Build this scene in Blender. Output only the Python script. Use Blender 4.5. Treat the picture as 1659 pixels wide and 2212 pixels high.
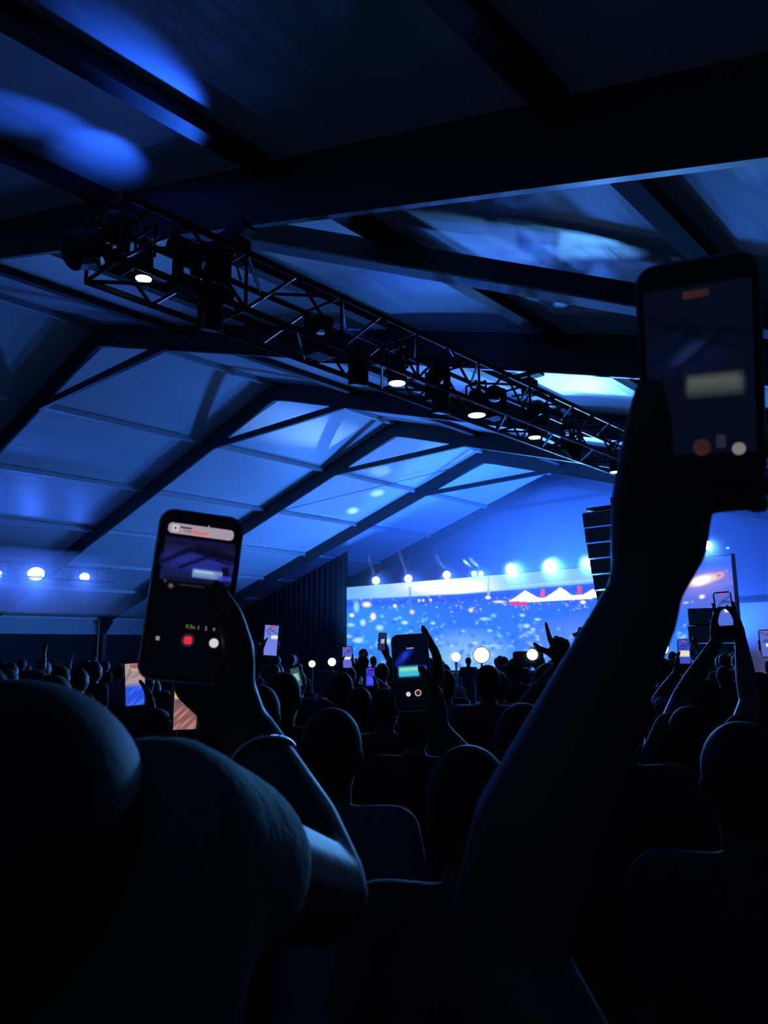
import bpy, bmesh, math, random
import numpy as np
from mathutils import Vector, Matrix, Quaternion

scene = bpy.context.scene
for o in list(bpy.data.objects):
    bpy.data.objects.remove(o)
C = scene.collection
random.seed(7)
rng = np.random.default_rng(7)

# ------------------------------------------------------------------ camera
EYE = 1.75
CX, CY, F = 829.5, 1106.0, 1661.0


def _n(v):
    return v / np.linalg.norm(v)


_Y = _n(np.array([2330 - CX, 1388 - CY, F]))
_X = -_n(np.array([-1063 - CX, 1420 - CY, F]))
_X = _n(_X - (_X @ _Y) * _Y)
_Z = np.cross(_X, _Y)
M = np.array([_X, _Y, _Z])          # world = M @ camera(x right, y down, z forward)
camd = bpy.data.cameras.new('camera')
cam = bpy.data.objects.new('camera', camd)
C.objects.link(cam)
camd.sensor_fit = 'VERTICAL'
camd.sensor_height = 36.0
camd.lens = 36.0 * F / 2212.0
camd.clip_start = 0.02
camd.clip_end = 200
camd.dof.use_dof = True
camd.dof.focus_distance = 2.2
camd.dof.aperture_fstop = 11.0
R3 = Matrix((M[:, 0], -M[:, 1], -M[:, 2])).transposed()
cam.matrix_world = Matrix.Translation((0, 0, EYE)) @ R3.to_4x4()
scene.camera = cam

# ------------------------------------------------------------------ world, exposure
w = bpy.data.worlds.new('night')
scene.world = w
w.use_nodes = True
w.node_tree.nodes['Background'].inputs[0].default_value = (0.14, 0.33, 0.80, 1)
w.node_tree.nodes['Background'].inputs[1].default_value = 0.10
vs = scene.view_settings
vs.view_transform = 'Standard'
vs.look = 'None'
vs.gamma = 1
vs.exposure = 0.0
vs.use_curve_mapping = False
scene.cycles.max_bounces = 4
scene.cycles.volume_bounces = 0
scene.cycles.sample_clamp_indirect = 3.0

# light strengths in one place
BLUE = (0.022, 0.13, 1.0)
WASH = (0.042, 0.22, 1.0)
ICE = (0.10, 0.38, 1.0)
L_BACK = 20000.0  # added light bars behind the video wall
L_STAGE = 1500.0        # each of the lamps above the video wall
L_BEAM = 4200.0
L_SPOT = 110.0          # moving heads that paint the roof
L_DOWN = 3.0           # downward cans on the truss
L_LEFT = 300.0         # big lamps on the far truss
L_WASH = 1900.0         # added wash battens low at the stage front
HAZE = 0.10
SCREEN = 1.0


# ------------------------------------------------------------------ helpers
def P(px, py, d):
    c = np.array([(px - CX) / F * d, (py - CY) / F * d, d])
    p = M @ c
    return Vector((p[0], p[1], p[2] + EYE))


def onY(px, py, Y):
    d = M @ np.array([(px - CX), (py - CY), F])
    d = d * (Y / d[1])
    return Vector((d[0], Y, d[2] + EYE))


def onX(px, py, X):
    d = M @ np.array([(px - CX), (py - CY), F])
    d = d * (X / d[0])
    return Vector((X, d[1], d[2] + EYE))


def onRoof(px, py, up=0.):
    d = M @ np.array([(px - CX), (py - CY), F])
    a = d * ((2.22 + up) / (d[2] + .31 * d[0]))
    if a[0] < -15.35 or a[1] < 0:
        a = d * ((11.74 + up) / (d[2] - .31 * d[0]))
    return Vector((a[0], a[1], a[2] + EYE))


def V(*a):
    return Vector(a)


def wloc(o):
    v = Vector((0, 0, 0))
    while o is not None:
        v += o.location
        o = o.parent
    return v


def tag(o, label, cat, group=None):
    o['label'] = label
    o['category'] = cat
    if group:
        o['group'] = group
    return o


def struct(o):
    o['kind'] = 'structure'
    return o


def empty(name, loc, label=None, cat=None, group=None):
    o = bpy.data.objects.new(name, None)
    o.empty_display_size = 0.1
    C.objects.link(o)
    o.location = loc
    if label:
        tag(o, label, cat, group)
    return o


class MB:
    def __init__(s):
        s.v, s.f = [], []

    def add(s, vs_, fs):
        n = len(s.v)
        s.v += [tuple(p) for p in vs_]
        s.f += [tuple(i + n for i in f) for f in fs]
        return s

    def box(s, c, sz, R=None):
        c = Vector(c)
        h = Vector(sz) * .5
        vv = []
        for x in (-1, 1):
            for y in (-1, 1):
                for z in (-1, 1):
                    p = Vector((x * h.x, y * h.y, z * h.z))
                    if R is not None:
                        p = R @ p
                    vv.append(c + p)
        return s.add(vv, [(0, 1, 3, 2), (4, 6, 7, 5), (0, 4, 5, 1), (2, 3, 7, 6), (0, 2, 6, 4), (1, 5, 7, 3)])

    def beam(s, a, b, wd, ht, up=(0, 0, 1)):
        a, b = Vector(a), Vector(b)
        d = (b - a)
        L = d.length
        d.normalize()
        side = d.cross(Vector(up)).normalized()
        u = side.cross(d).normalized()
        R = Matrix((side, d, u)).transposed()
        return s.box((a + b) * .5, (wd, L, ht), R)

    def ring(s, pts, closed_caps=True):
        """pts: list of rings (each a list of points) -> skinned tube"""
        n = len(pts[0])
        vv = [p for r in pts for p in r]
        ff = []
        for k in range(len(pts) - 1):
            for i in range(n):
                j = (i + 1) % n
                ff.append((k * n + i, k * n + j, (k + 1) * n + j, (k + 1) * n + i))
        if closed_caps:
            ff.append(tuple(range(n - 1, -1, -1)))
            ff.append(tuple((len(pts) - 1) * n + i for i in range(n)))
        return s.add(vv, ff)

    def tube(s, a, b, r0, r1=None, n=10):
        a, b = Vector(a), Vector(b)
        r1 = r0 if r1 is None else r1
        d = (b - a).normalized()
        q = d.to_track_quat('Z', 'Y').to_matrix()
        rr = []
        for p, r in ((a, r0), (b, r1)):
            rr.append([p + q @ Vector((r * math.cos(t), r * math.sin(t), 0)) for t in [2 * math.pi * i / n for i in range(n)]])
        return s.ring(rr)

    def lathe(s, c, axis, prof, n=20):
        """prof: list of (r, h) along axis"""
        c = Vector(c)
        q = Vector(axis).normalized().to_track_quat('Z', 'Y').to_matrix()
        rr = []
        for r, h in prof:
            rr.append([c + q @ Vector((r * math.cos(t), r * math.sin(t), h)) for t in [2 * math.pi * i / n for i in range(n)]])
        return s.ring(rr)

    def ell(s, c, r, R=None, seg=14, rings=9):
        c = Vector(c)
        vv = []
        for i in range(rings + 1):
            ph = math.pi * i / rings
            for j in range(seg):
                th = 2 * math.pi * j / seg
                st = max(math.sin(ph), 1e-3)
                p = Vector((r[0] * st * math.cos(th), r[1] * st * math.sin(th), r[2] * math.cos(ph)))
                vv.append(c + (R @ p if R is not None else p))
        ff = []
        for i in range(rings):
            for j in range(seg):
                k = (j + 1) % seg
                ff.append((i * seg + j, (i + 1) * seg + j, (i + 1) * seg + k, i * seg + k))
        ff.append(tuple(range(seg)))
        ff.append(tuple(rings * seg + j for j in range(seg - 1, -1, -1)))
        return s.add(vv, ff)

    def cap(s, a, b, ra, rb=None):
        """tapered capsule"""
        rb = ra if rb is None else rb
        a, b = Vector(a), Vector(b)
        d = b - a
        L = d.length
        if L < 1e-5:
            return s.ell(a, (ra, ra, ra))
        q = d.to_track_quat('Z', 'Y').to_matrix()
        n = 12
        rr = []
        prof = [(ra * math.sin(t) + 1e-4, -ra * math.cos(t)) for t in (0, .5, 1.0)] + [(ra, 0), (rb, L)] + \
               [(rb * math.cos(t) + 1e-4, L + rb * math.sin(t)) for t in (.55, 1.05, 1.5707)]
        for r, h in prof:
            rr.append([a + q @ Vector((r * math.cos(t), r * math.sin(t), h)) for t in [2 * math.pi * i / n for i in range(n)]])
        return s.ring(rr)

    def chain(s, pts, rad):
        for i in range(len(pts) - 1):
            s.cap(pts[i], pts[i + 1], rad[i], rad[i + 1])
        return s

    def poly(s, pts, thick, nrm):
        """flat polygon extruded by thick along nrm"""
        nrm = Vector(nrm)
        n = len(pts)
        vv = [Vector(p) for p in pts] + [Vector(p) + nrm * thick for p in pts]
        ff = [tuple(range(n - 1, -1, -1)), tuple(range(n, 2 * n))]
        for i in range(n):
            j = (i + 1) % n
            ff.append((i, j, n + j, n + i))
        return s.add(vv, ff)

    def mesh(s, name, off=Vector((0, 0, 0)), smooth=False):
        me = bpy.data.meshes.new(name)
        me.from_pydata([(p[0] - off.x, p[1] - off.y, p[2] - off.z) for p in s.v], [], s.f)
        if smooth:
            me.polygons.foreach_set('use_smooth', [True] * len(me.polygons))
        me.update()
        return me

    def build(s, name, mt, parent=None, smooth=False, origin=None, bevel=0):
        if parent is not None:
            off = wloc(parent)
        else:
            if origin is None:
                a = np.array(s.v)
                origin = Vector(((a[:, 0].min() + a[:, 0].max()) / 2, (a[:, 1].min() + a[:, 1].max()) / 2, a[:, 2].min()))
            off = Vector(origin)
        me = s.mesh(name, off, smooth)
        me.materials.append(mt)
        o = bpy.data.objects.new(name, me)
        C.objects.link(o)
        if parent is not None:
            o.parent = parent
        else:
            o.location = off
        bm = bmesh.new()
        bm.from_mesh(me)
        bmesh.ops.recalc_face_normals(bm, faces=bm.faces)
        bm.to_mesh(me)
        bm.free()
        if bevel:
            m = o.modifiers.new('bevel', 'BEVEL')
            m.width = bevel
            m.segments = 2
            m.limit_method = 'ANGLE'
        return o


def fuse(mb, name, mt, parent, voxel, it=3):
    """union of overlapping shapes -> one continuous skin"""
    off = wloc(parent) if parent is not None else Vector((0, 0, 0))
    me = mb.mesh(name + '_raw', off)
    t = bpy.data.objects.new(name + '_raw', me)
    C.objects.link(t)
    r = t.modifiers.new('r', 'REMESH')
    r.mode = 'VOXEL'
    r.voxel_size = voxel
    if it:
        s = t.modifiers.new('s', 'SMOOTH')
        s.factor = .5
        s.iterations = it
    dg = bpy.context.evaluated_depsgraph_get()
    dg.update()
    out = bpy.data.meshes.new_from_object(t.evaluated_get(dg))
    bpy.data.objects.remove(t)
    bpy.data.meshes.remove(me)
    out.name = name
    out.materials.clear()
    out.materials.append(mt)
    out.polygons.foreach_set('use_smooth', [True] * len(out.polygons))
    o = bpy.data.objects.new(name, out)
    C.objects.link(o)
    if parent is not None:
        o.parent = parent
    return o


_unit = None


def stick(name, a, b, r, mt, parent):
    """round bar sharing one unit cylinder mesh per material"""
    key = ('stick', mt.name)
    if key not in _cache:
        m = MB().tube((0, 0, -.5), (0, 0, .5), 1, n=8).mesh('bar_' + mt.name, smooth=False)
        m.materials.append(mt)
        _cache[key] = m
    o = bpy.data.objects.new(name, _cache[key])
    C.objects.link(o)
    a, b = Vector(a), Vector(b)
    o.parent = parent
    o.location = (a + b) * .5 - wloc(parent)
    o.rotation_mode = 'QUATERNION'
    o.rotation_quaternion = (b - a).to_track_quat('Z', 'Y')
    o.scale = (r, r, (b - a).length)
    return o


_cache = {}


def copy_tree(o, parent=None):
    c = o.copy()
    C.objects.link(c)
    c.parent = parent
    for ch in list(o.children):
        copy_tree(ch, c)
    return c


# ------------------------------------------------------------------ materials
def mat(name, col, rough=.6, metal=0.0, var=.25, scale=8.0, bump=0.0, spec=.5):
    m = bpy.data.materials.new(name)
    m.use_nodes = True
    nt = m.node_tree
    b = nt.nodes['Principled BSDF']
    b.inputs['Roughness'].default_value = rough
    b.inputs['Metallic'].default_value = metal
    b.inputs['Specular IOR Level'].default_value = spec
    tc = nt.nodes.new('ShaderNodeTexCoord')
    no = nt.nodes.new('ShaderNodeTexNoise')
    no.inputs['Scale'].default_value = scale
    no.inputs['Detail'].default_value = 4
    nt.links.new(tc.outputs['Object'], no.inputs['Vector'])
    mx = nt.nodes.new('ShaderNodeMix')
    mx.data_type = 'RGBA'
    mx.inputs['A'].default_value = (*[c * (1 - var) for c in col], 1)
    mx.inputs['B'].default_value = (*[min(1, c * (1 + var)) for c in col], 1)
    nt.links.new(no.outputs['Fac'], mx.inputs['Factor'])
    nt.links.new(mx.outputs['Result'], b.inputs['Base Color'])
    if bump:
        bp = nt.nodes.new('ShaderNodeBump')
        bp.inputs['Strength'].default_value = bump
        bp.inputs['Distance'].default_value = .02
        nt.links.new(no.outputs['Fac'], bp.inputs['Height'])
        nt.links.new(bp.outputs['Normal'], b.inputs['Normal'])
    return m


def emit(name, col, st):
    m = bpy.data.materials.new(name)
    m.use_nodes = True
    nt = m.node_tree
    for n in list(nt.nodes):
        nt.nodes.remove(n)
    e = nt.nodes.new('ShaderNodeEmission')
    e.inputs[0].default_value = (*col, 1)
    e.inputs[1].default_value = st
    o = nt.nodes.new('ShaderNodeOutputMaterial')
    nt.links.new(e.outputs[0], o.inputs[0])
    return m


def emit_attr(name, st):
    m = emit(name, (1, 1, 1), st)
    nt = m.node_tree
    a = nt.nodes.new('ShaderNodeAttribute')
    a.attribute_name = 'Col'
    nt.links.new(a.outputs['Color'], [n for n in nt.nodes if n.type == 'EMISSION'][0].inputs[0])
    return m


def roofmat():
    m = mat('roof_pvc', (.62, .64, .68), rough=.42, var=.10, scale=.7, spec=.5)
    nt = m.node_tree
    b = nt.nodes['Principled BSDF']
    tc = nt.nodes.new('ShaderNodeTexCoord')
    mp = nt.nodes.new('ShaderNodeMapping')
    mp.inputs['Scale'].default_value = (1.2, .28, 1)
    no = nt.nodes.new('ShaderNodeTexNoise')
    no.inputs['Scale'].default_value = 1.6
    no.inputs['Detail'].default_value = 5
    nt.links.new(tc.outputs['Object'], mp.inputs['Vector'])
    nt.links.new(mp.outputs['Vector'], no.inputs['Vector'])
    bp = nt.nodes.new('ShaderNodeBump')
    bp.inputs['Strength'].default_value = .35
    bp.inputs['Distance'].default_value = .08
    nt.links.new(no.outputs['Fac'], bp.inputs['Height'])
    nt.links.new(bp.outputs['Normal'], b.inputs['Normal'])
    # thin coated fabric lets a little of the night glow through
    tr = nt.nodes.new('ShaderNodeBsdfTranslucent')
    tr.inputs['Color'].default_value = (.8, .85, .9, 1)
    ms = nt.nodes.new('ShaderNodeMixShader')
    ms.inputs[0].default_value = .22
    out = [n for n in nt.nodes if n.type == 'OUTPUT_MATERIAL'][0]
    nt.links.new(b.outputs[0], ms.inputs[1])
    nt.links.new(tr.outputs[0], ms.inputs[2])
    nt.links.new(ms.outputs[0], out.inputs['Surface'])
    return m


MT = dict(
    roof=roofmat(),
    alu=mat('frame_aluminium', (.06, .064, .07), rough=.5, metal=.3, var=.15, scale=3),
    shaded_alu=mat('shaded_purlin_aluminium', (.02, .021, .024), rough=.6, var=.2, scale=3, spec=.3),  # right-slope purlins: same metal, their shade put into the colour
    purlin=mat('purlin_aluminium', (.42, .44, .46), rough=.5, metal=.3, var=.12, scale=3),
    valance=mat('valance_pvc', (.55, .57, .6), rough=.5, var=.08, scale=1),
    dark_wall=mat('side_curtain', (.035, .035, .04), rough=.9, var=.3, scale=2, bump=.3),
    drape=mat('black_drape', (.012, .012, .016), rough=.95, var=.4, scale=4, bump=.3),
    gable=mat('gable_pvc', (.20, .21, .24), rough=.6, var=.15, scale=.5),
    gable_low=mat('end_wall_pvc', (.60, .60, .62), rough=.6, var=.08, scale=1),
    ground=mat('trodden_ground', (.045, .043, .04), rough=.95, var=.5, scale=3, bump=.4),
    black=mat('matt_black_metal', (.010, .010, .012), rough=.55, var=.3, scale=6, spec=.3),
    truss=mat('black_truss_tube', (.016, .016, .02), rough=.45, metal=.2, var=.3, scale=6, spec=.4),
    grille=mat('speaker_grille', (.02, .02, .025), rough=.7, var=.4, scale=60, bump=.2),
    trim=mat('pale_seam', (.5, .5, .55), rough=.5),
    stage=mat('stage_deck', (.02, .02, .022), rough=.8, var=.4),
    skin_dark=mat('brown_skin', (.10, .052, .035), rough=.6, var=.15, scale=30, bump=.05, spec=.35),
    skin=mat('tan_skin', (.20, .11, .075), rough=.6, var=.12, scale=30, bump=.05, spec=.35),
    hair=mat('dark_hair', (.012, .010, .009), rough=.75, var=.4, scale=160, bump=.04, spec=.25),
    green=mat('green_cotton', (.035, .085, .06), rough=.9, var=.3, scale=50, bump=.15, spec=.2),
    shirt0=mat('navy_cotton', (.015, .018, .032), rough=.9, var=.3, scale=40, bump=.1, spec=.2),
    shirt1=mat('charcoal_cotton', (.03, .03, .033), rough=.9, var=.3, scale=40, bump=.1, spec=.2),
    shirt2=mat('grey_cotton', (.13, .13, .14), rough=.9, var=.2, scale=40, bump=.1, spec=.2),
    shirt3=mat('brown_cotton', (.05, .033, .025), rough=.9, var=.3, scale=40, bump=.1, spec=.2),
    denim=mat('dark_denim', (.015, .02, .035), rough=.9, var=.3, scale=40, spec=.2),
    case=mat('black_phone_case', (.006, .006, .008), rough=.35, var=.2, scale=20, spec=.5),
    rim=mat('phone_metal_rim', (.45, .46, .5), rough=.18, metal=1.0, var=.1),
    silver=mat('silver_beads', (.75, .75, .8), rough=.15, metal=1.0, var=.1),
    lens_hot=emit('lamp_lens_hot', (.55, .80, 1.0), 14.0),
    lens_blue=emit('lamp_lens_blue', (.05, .2, 1.0), .6),
    lens_warm=emit('lamp_lens_warm', (1.0, .78, .45), 9.0),
    lens_mint=emit('lamp_lens_mint', (.65, 1.0, .92), 9.0),
    led_green=emit('led_green', (.05, .9, .4), 1.5),
    screen=emit_attr('video_wall_picture', SCREEN),
    phone=emit_attr('phone_picture', 1.0),
    ui_white=emit('ui_white', (.75, .68, .70), .9),
    ui_grey=emit('ui_grey', (.45, .43, .48), .55),
    ui_red=emit('ui_red', (.80, .02, .05), 1.0),
    ui_dimred=emit('ui_dim_red', (.10, .012, .014), 1.0),
    ui_pink=emit('ui_pink', (.75, .25, .25), .9),
    ui_banner=emit('ui_banner', (.36, .30, .38), 1.0),
    ui_yellow=emit('ui_yellow', (.45, .42, .2), .45),
    ui_dim=emit('ui_dim', (.18, .17, .16), 1.0),
    ui_r1=emit('ui_faint_red', (.032, .012, .014), 1.0),
    ui_ring=emit('ui_ring', (.02, .018, .03), 1.0),
    ui_ink=emit('ui_ink', (.12, .06, .08), 1.0),
    ui_green=emit('ui_green', (.10, .22, .14), 1.0),
)


def s2l(c):
    c = np.asarray(c, float) / 255.0
    return np.where(c <= .04045, c / 12.92, ((c + .055) / 1.055) ** 2.4)


def lamp(name, kind, loc, energy, color, parent=None, target=None, spot=60, blend=.5, radius=.1):
    d = bpy.data.lights.new(name, kind)
    d.energy = energy
    d.color = color
    if kind in ('SPOT', 'POINT'):
        d.shadow_soft_size = radius
    if kind == 'SPOT':
        d.spot_size = math.radians(spot)
        d.spot_blend = blend
    o = bpy.data.objects.new(name, d)
    C.objects.link(o)
    if parent is not None:
        o.parent = parent
        o.location = Vector(loc) - wloc(parent)
    else:
        o.location = loc
    if target is not None:
        o.rotation_mode = 'QUATERNION'
        o.rotation_quaternion = (Vector(target) - Vector(loc)).to_track_quat('-Z', 'Y')
    return o


# ------------------------------------------------------------------ tent
RX, RZ, SL = -15.35, 6.98 + EYE, .31          # ridge
XL, XR = -33.0, 2.3                            # eaves
FRAMES = [-6.3, -1.4, 3.45, 7.87, 12.95, 17.9, 22.8, 27.7]
PUR = [-30.0, -27.6, -24.8, -21.7, -18.55, -15.35, -12.25, -9.35, -6.45, -4.1, -1.7]


def roofz(x):
    return RZ - SL * abs(x - RX)


fl = MB().box((-15, 8, -.05), (60, 60, .1)).build('floor', MT['ground'])
struct(fl)

ceil = struct(empty('ceiling', (RX, 10, RZ)))
EDGES = sorted([XL - .4] + PUR + [XR + .4])
for k in range(len(FRAMES) - 1):
    y0, y1 = FRAMES[k], FRAMES[k + 1]
    for side in (0, 1):
        xs = [x for x in EDGES if (x <= RX if side == 0 else x >= RX)]
        fine = []
        for i in range(len(xs) - 1):
            fine += [xs[i] + (xs[i + 1] - xs[i]) * t / 3 for t in range(3)]
        fine.append(xs[-1])
        ny = 6
        vv, ff = [], []
        for layer in (0, .006):
            for j in range(ny + 1):
                y = y0 + (y1 - y0) * j / ny
                for i, x in enumerate(fine):
                    bulge = .035 * math.sin(math.pi * (i % 3) / 3) * math.sin(math.pi * j / ny)
                    vv.append((x, y, roofz(x) + .15 + bulge + layer))
        nx = len(fine)
        N = nx * (ny + 1)
        for j in range(ny):
            for i in range(nx - 1):
                a = j * nx + i
                ff.append((a, a + nx, a + nx + 1, a + 1))
                ff.append((N + a, N + a + 1, N + a + nx + 1, N + a + nx))
        MB().add(vv, ff).build('roof_panel', MT['roof'], ceil, smooth=True)

frame_words = {-6.3: 'behind', -1.4: 'overhead', 3.45: 'nearest and thickest, crossing the dark top',
               7.87: 'second, right behind the lighting truss', 12.95: 'third in view from the viewer',
               17.9: 'fourth in view from the viewer', 22.8: 'above the video wall', 27.7: 'at the gable wall behind the stage'}
for y in FRAMES[2:]:
    t = empty('tent_frame', (RX, y, 0), 'dark aluminium portal frame of the tent, ' + frame_words[y], 'tent frame', 'portal frames of the tent')
    lo, hi = -.34, .15
    for nm, xe in (('left_rafter', XL), ('right_rafter', XR)):
        a, b = V(xe, y, roofz(xe)), V(RX, y, RZ)
        off = V(0, 0, (lo + hi) / 2)
        vv = []
        for e in (a, b):
            for hw_, z_ in ((.065, hi), (.065, -.02), (.028, lo)):
                vv += [e + V(0, -hw_, z_), e + V(0, hw_, z_)]
        MB().add(vv, [(0, 1, 7, 6), (4, 10, 11, 5), (0, 6, 8, 2), (2, 8, 10, 4), (1, 3, 9, 7), (3, 5, 11, 9), (0, 2, 3, 1), (2, 4, 5, 3), (6, 7, 9, 8), (8, 9, 11, 10)]).build(nm, MT['alu'], t)
    for nm, xe in (('left_post', XL), ('right_post', XR)):
        MB().beam(V(xe, y, 0), V(xe, y, roofz(xe) + .1), .2, .34, up=(1, 0, 0)).build(nm, MT['alu'], t, bevel=.015)
        s = 1 if xe < 0 else -1
        MB().poly([V(xe + s * .1, y - .05, roofz(xe) - .75), V(xe + s * .1, y - .05, roofz(xe) - .2), V(xe + s * .8, y - .05, roofz(xe) - .15)], .1, (0, 1, 0)).build('haunch_plate', MT['alu'], t)
        MB().box((xe, y, .01), (.5, .4, .02)).build('base_plate', MT['alu'], t)
    xl, xr = -18.55, -12.25
    MB().beam(V(xl, y, roofz(xl) - .12), V(xr, y, roofz(xr) - .12), .10, .16).build('collar_tie', MT['alu'], t)
    MB().poly([V(RX - 1.1, y - .06, RZ - .34 - .30), V(RX, y - .06, RZ - .36), V(RX + 1.1, y - .06, RZ - .34 - .30), V(RX, y - .06, RZ + .05)], .12, (0, 1, 0)).build('ridge_plate', MT['alu'], t)

pw = ['lowest above the left eave', 'second above the left eave', 'third above the left eave', 'fourth above the left eave',
      'just left of the ridge at the collar tie ends', 'along the ridge', 'just right of the ridge', 'above the lighting truss on its far side',
      'right above the lighting truss', 'passing over the bright patch right of the truss', 'rightmost, behind the top of the raised phone']
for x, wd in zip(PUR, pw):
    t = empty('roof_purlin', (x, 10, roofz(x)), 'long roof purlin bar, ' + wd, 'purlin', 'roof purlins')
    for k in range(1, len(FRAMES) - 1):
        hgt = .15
        MB().beam(V(x, FRAMES[k] + .12, roofz(x) + .065), V(x, FRAMES[k + 1] - .12, roofz(x) + .065), .14 if x > -13 else .10, .13).build('purlin_bar', MT['purlin'] if x < -13 else MT['shaded_alu'], t)

# broad diagonal bar from the nearest frame to the next
t = empty('diagonal_roof_brace', (-3, 5.7, roofz(-3)), 'broad diagonal roof brace with a lit lower edge, from nearest frame towards raised phone', 'roof brace')
a, b = V(-6.0, 3.5, roofz(-6.0) - .06), V(.2, 7.9, roofz(.2) - .06)
MB().beam(a, b, .10, .22).build('bar', MT['alu'], t)
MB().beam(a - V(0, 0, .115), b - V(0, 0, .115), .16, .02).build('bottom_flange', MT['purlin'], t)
for e in (a, b):
    MB().box(e, (.3, .3, .14)).build('end_bracket', MT['alu'], t)
a, b = onRoof(624, 1099), onRoof(915, 1027)
c = MB().tube(a + (a - b) * .6, b + (b - a) * .8, .012, n=6).build('bracing_cable', MT['alu'])
tag(c, 'thin bracing cable slanting across the brightest far roof bay', 'cable')

# side walls
wl = struct(empty('wall_left', (XL, 10, 0)))
for k in range(1, len(FRAMES) - 1):
    y0, y1 = FRAMES[k] + .1, FRAMES[k + 1] - .1
    MB().box((XL - .25, (y0 + y1) / 2, 2.9), (.02, y1 - y0, .74)).build('valance_panel', MT['valance'], wl)
    MB().beam(V(XL - .05, y0, 3.22), V(XL - .05, y1, 3.22), .12, .12).build('eave_rail', MT['purlin'], wl)
    MB().box((XL - .3, (y0 + y1) / 2, 1.27), (.03, y1 - y0, 2.52)).build('side_curtain', MT['dark_wall'], wl)
wr = struct(empty('wall_right', (XR, 10, 0)))
for k in range(1, len(FRAMES) - 1):
    y0, y1 = FRAMES[k] + .1, FRAMES[k + 1] - .1
    MB().box((XR + .3, (y0 + y1) / 2, 1.6), (.03, y1 - y0, 3.2)).build('side_curtain', MT['dark_wall'], wr)
wb = struct(empty('wall_back', (RX, 27.95, 0)))
YB = 27.95
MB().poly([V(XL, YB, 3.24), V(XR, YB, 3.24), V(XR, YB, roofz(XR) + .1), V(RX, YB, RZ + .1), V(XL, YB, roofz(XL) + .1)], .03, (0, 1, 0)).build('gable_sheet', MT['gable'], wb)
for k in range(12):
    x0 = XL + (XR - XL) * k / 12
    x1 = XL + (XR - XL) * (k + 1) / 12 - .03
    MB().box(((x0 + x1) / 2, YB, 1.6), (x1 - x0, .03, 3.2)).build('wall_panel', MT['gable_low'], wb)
MB().beam(V(XL, YB - .06, 3.24), V(XR, YB - .06, 3.24), .1, .1).build('wall_rail', MT['alu'], wb)

# ------------------------------------------------------------------ stage
YS = 23.5
sx0, sx1 = onY(751, 1269, YS).x, onY(1580, 1200, YS).x
sz1 = onY(751, 1269, YS).z
sz0 = .95
st = empty('stage', ((sx0 + sx1) / 2, 24.5, 0), 'low black stage platform hidden behind the crowd below the video wall', 'stage')
nd = 12
for k in range(nd):
    x0 = sx0 - .5 + (sx1 - sx0 + 1) * k / nd
    x1 = x0 + (sx1 - sx0 + 1) / nd - .02
    MB().box(((x0 + x1) / 2, 24.4, .82), (x1 - x0, 4.6, .12)).build('deck_panel', MT['stage'], st)
MB().box(((sx0 + sx1) / 2, 22.05, .39), (sx1 - sx0 + 1, .05, .78)).build('front_skirt', MT['drape'], st)
dr = MB()
n = 60
for j in range(n):
    x0 = XL + (sx0 - .05 - XL) * j / n
    x1 = XL + (sx0 - .05 - XL) * (j + 1) / n
    y0 = 23.6 + (.06 if j % 2 else -.06)
    y1 = 23.6 + (-.06 if j % 2 else .06)
    dr.add([(x0, y0, 0), (x1, y1, 0), (x1, y1, roofz(x1) - .4), (x0, y0, roofz(x0) - .4),
            (x0, y0 + .02, 0), (x1, y1 + .02, 0), (x1, y1 + .02, roofz(x1) - .4), (x0, y0 + .02, roofz(x0) - .4)],
           [(0, 1, 2, 3), (7, 6, 5, 4), (0, 3, 7, 4), (1, 5, 6, 2), (3, 2, 6, 7), (0, 4, 5, 1)])
d = dr.build('black_drape', MT['drape'])
tag(d, 'tall pleated black drape hanging left of the video wall', 'curtain')


# ---- picture on the video wall, painted in numpy, held as vertex colours
def proj(X, Y, Z):
    p = np.stack([X, Y, Z - EYE], -1) @ M
    return CX + F * p[..., 0] / p[..., 2], CY + F * p[..., 1] / p[..., 2]


def blend(img, mask, col):
    m = np.clip(mask, 0, 1)[..., None]
    return img * (1 - m) + m * s2l(col) * 1.0


def soft(px, py, x, y, rx, ry, ang=0, p=2):
    c, s = math.cos(ang), math.sin(ang)
    dx, dy = px - x, py - y
    u = (dx * c + dy * s) / rx
    v = (-dx * s + dy * c) / ry
    r = np.sqrt(u * u + v * v)
    return np.clip(1.6 - r * 1.2, 0, 1)


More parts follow.
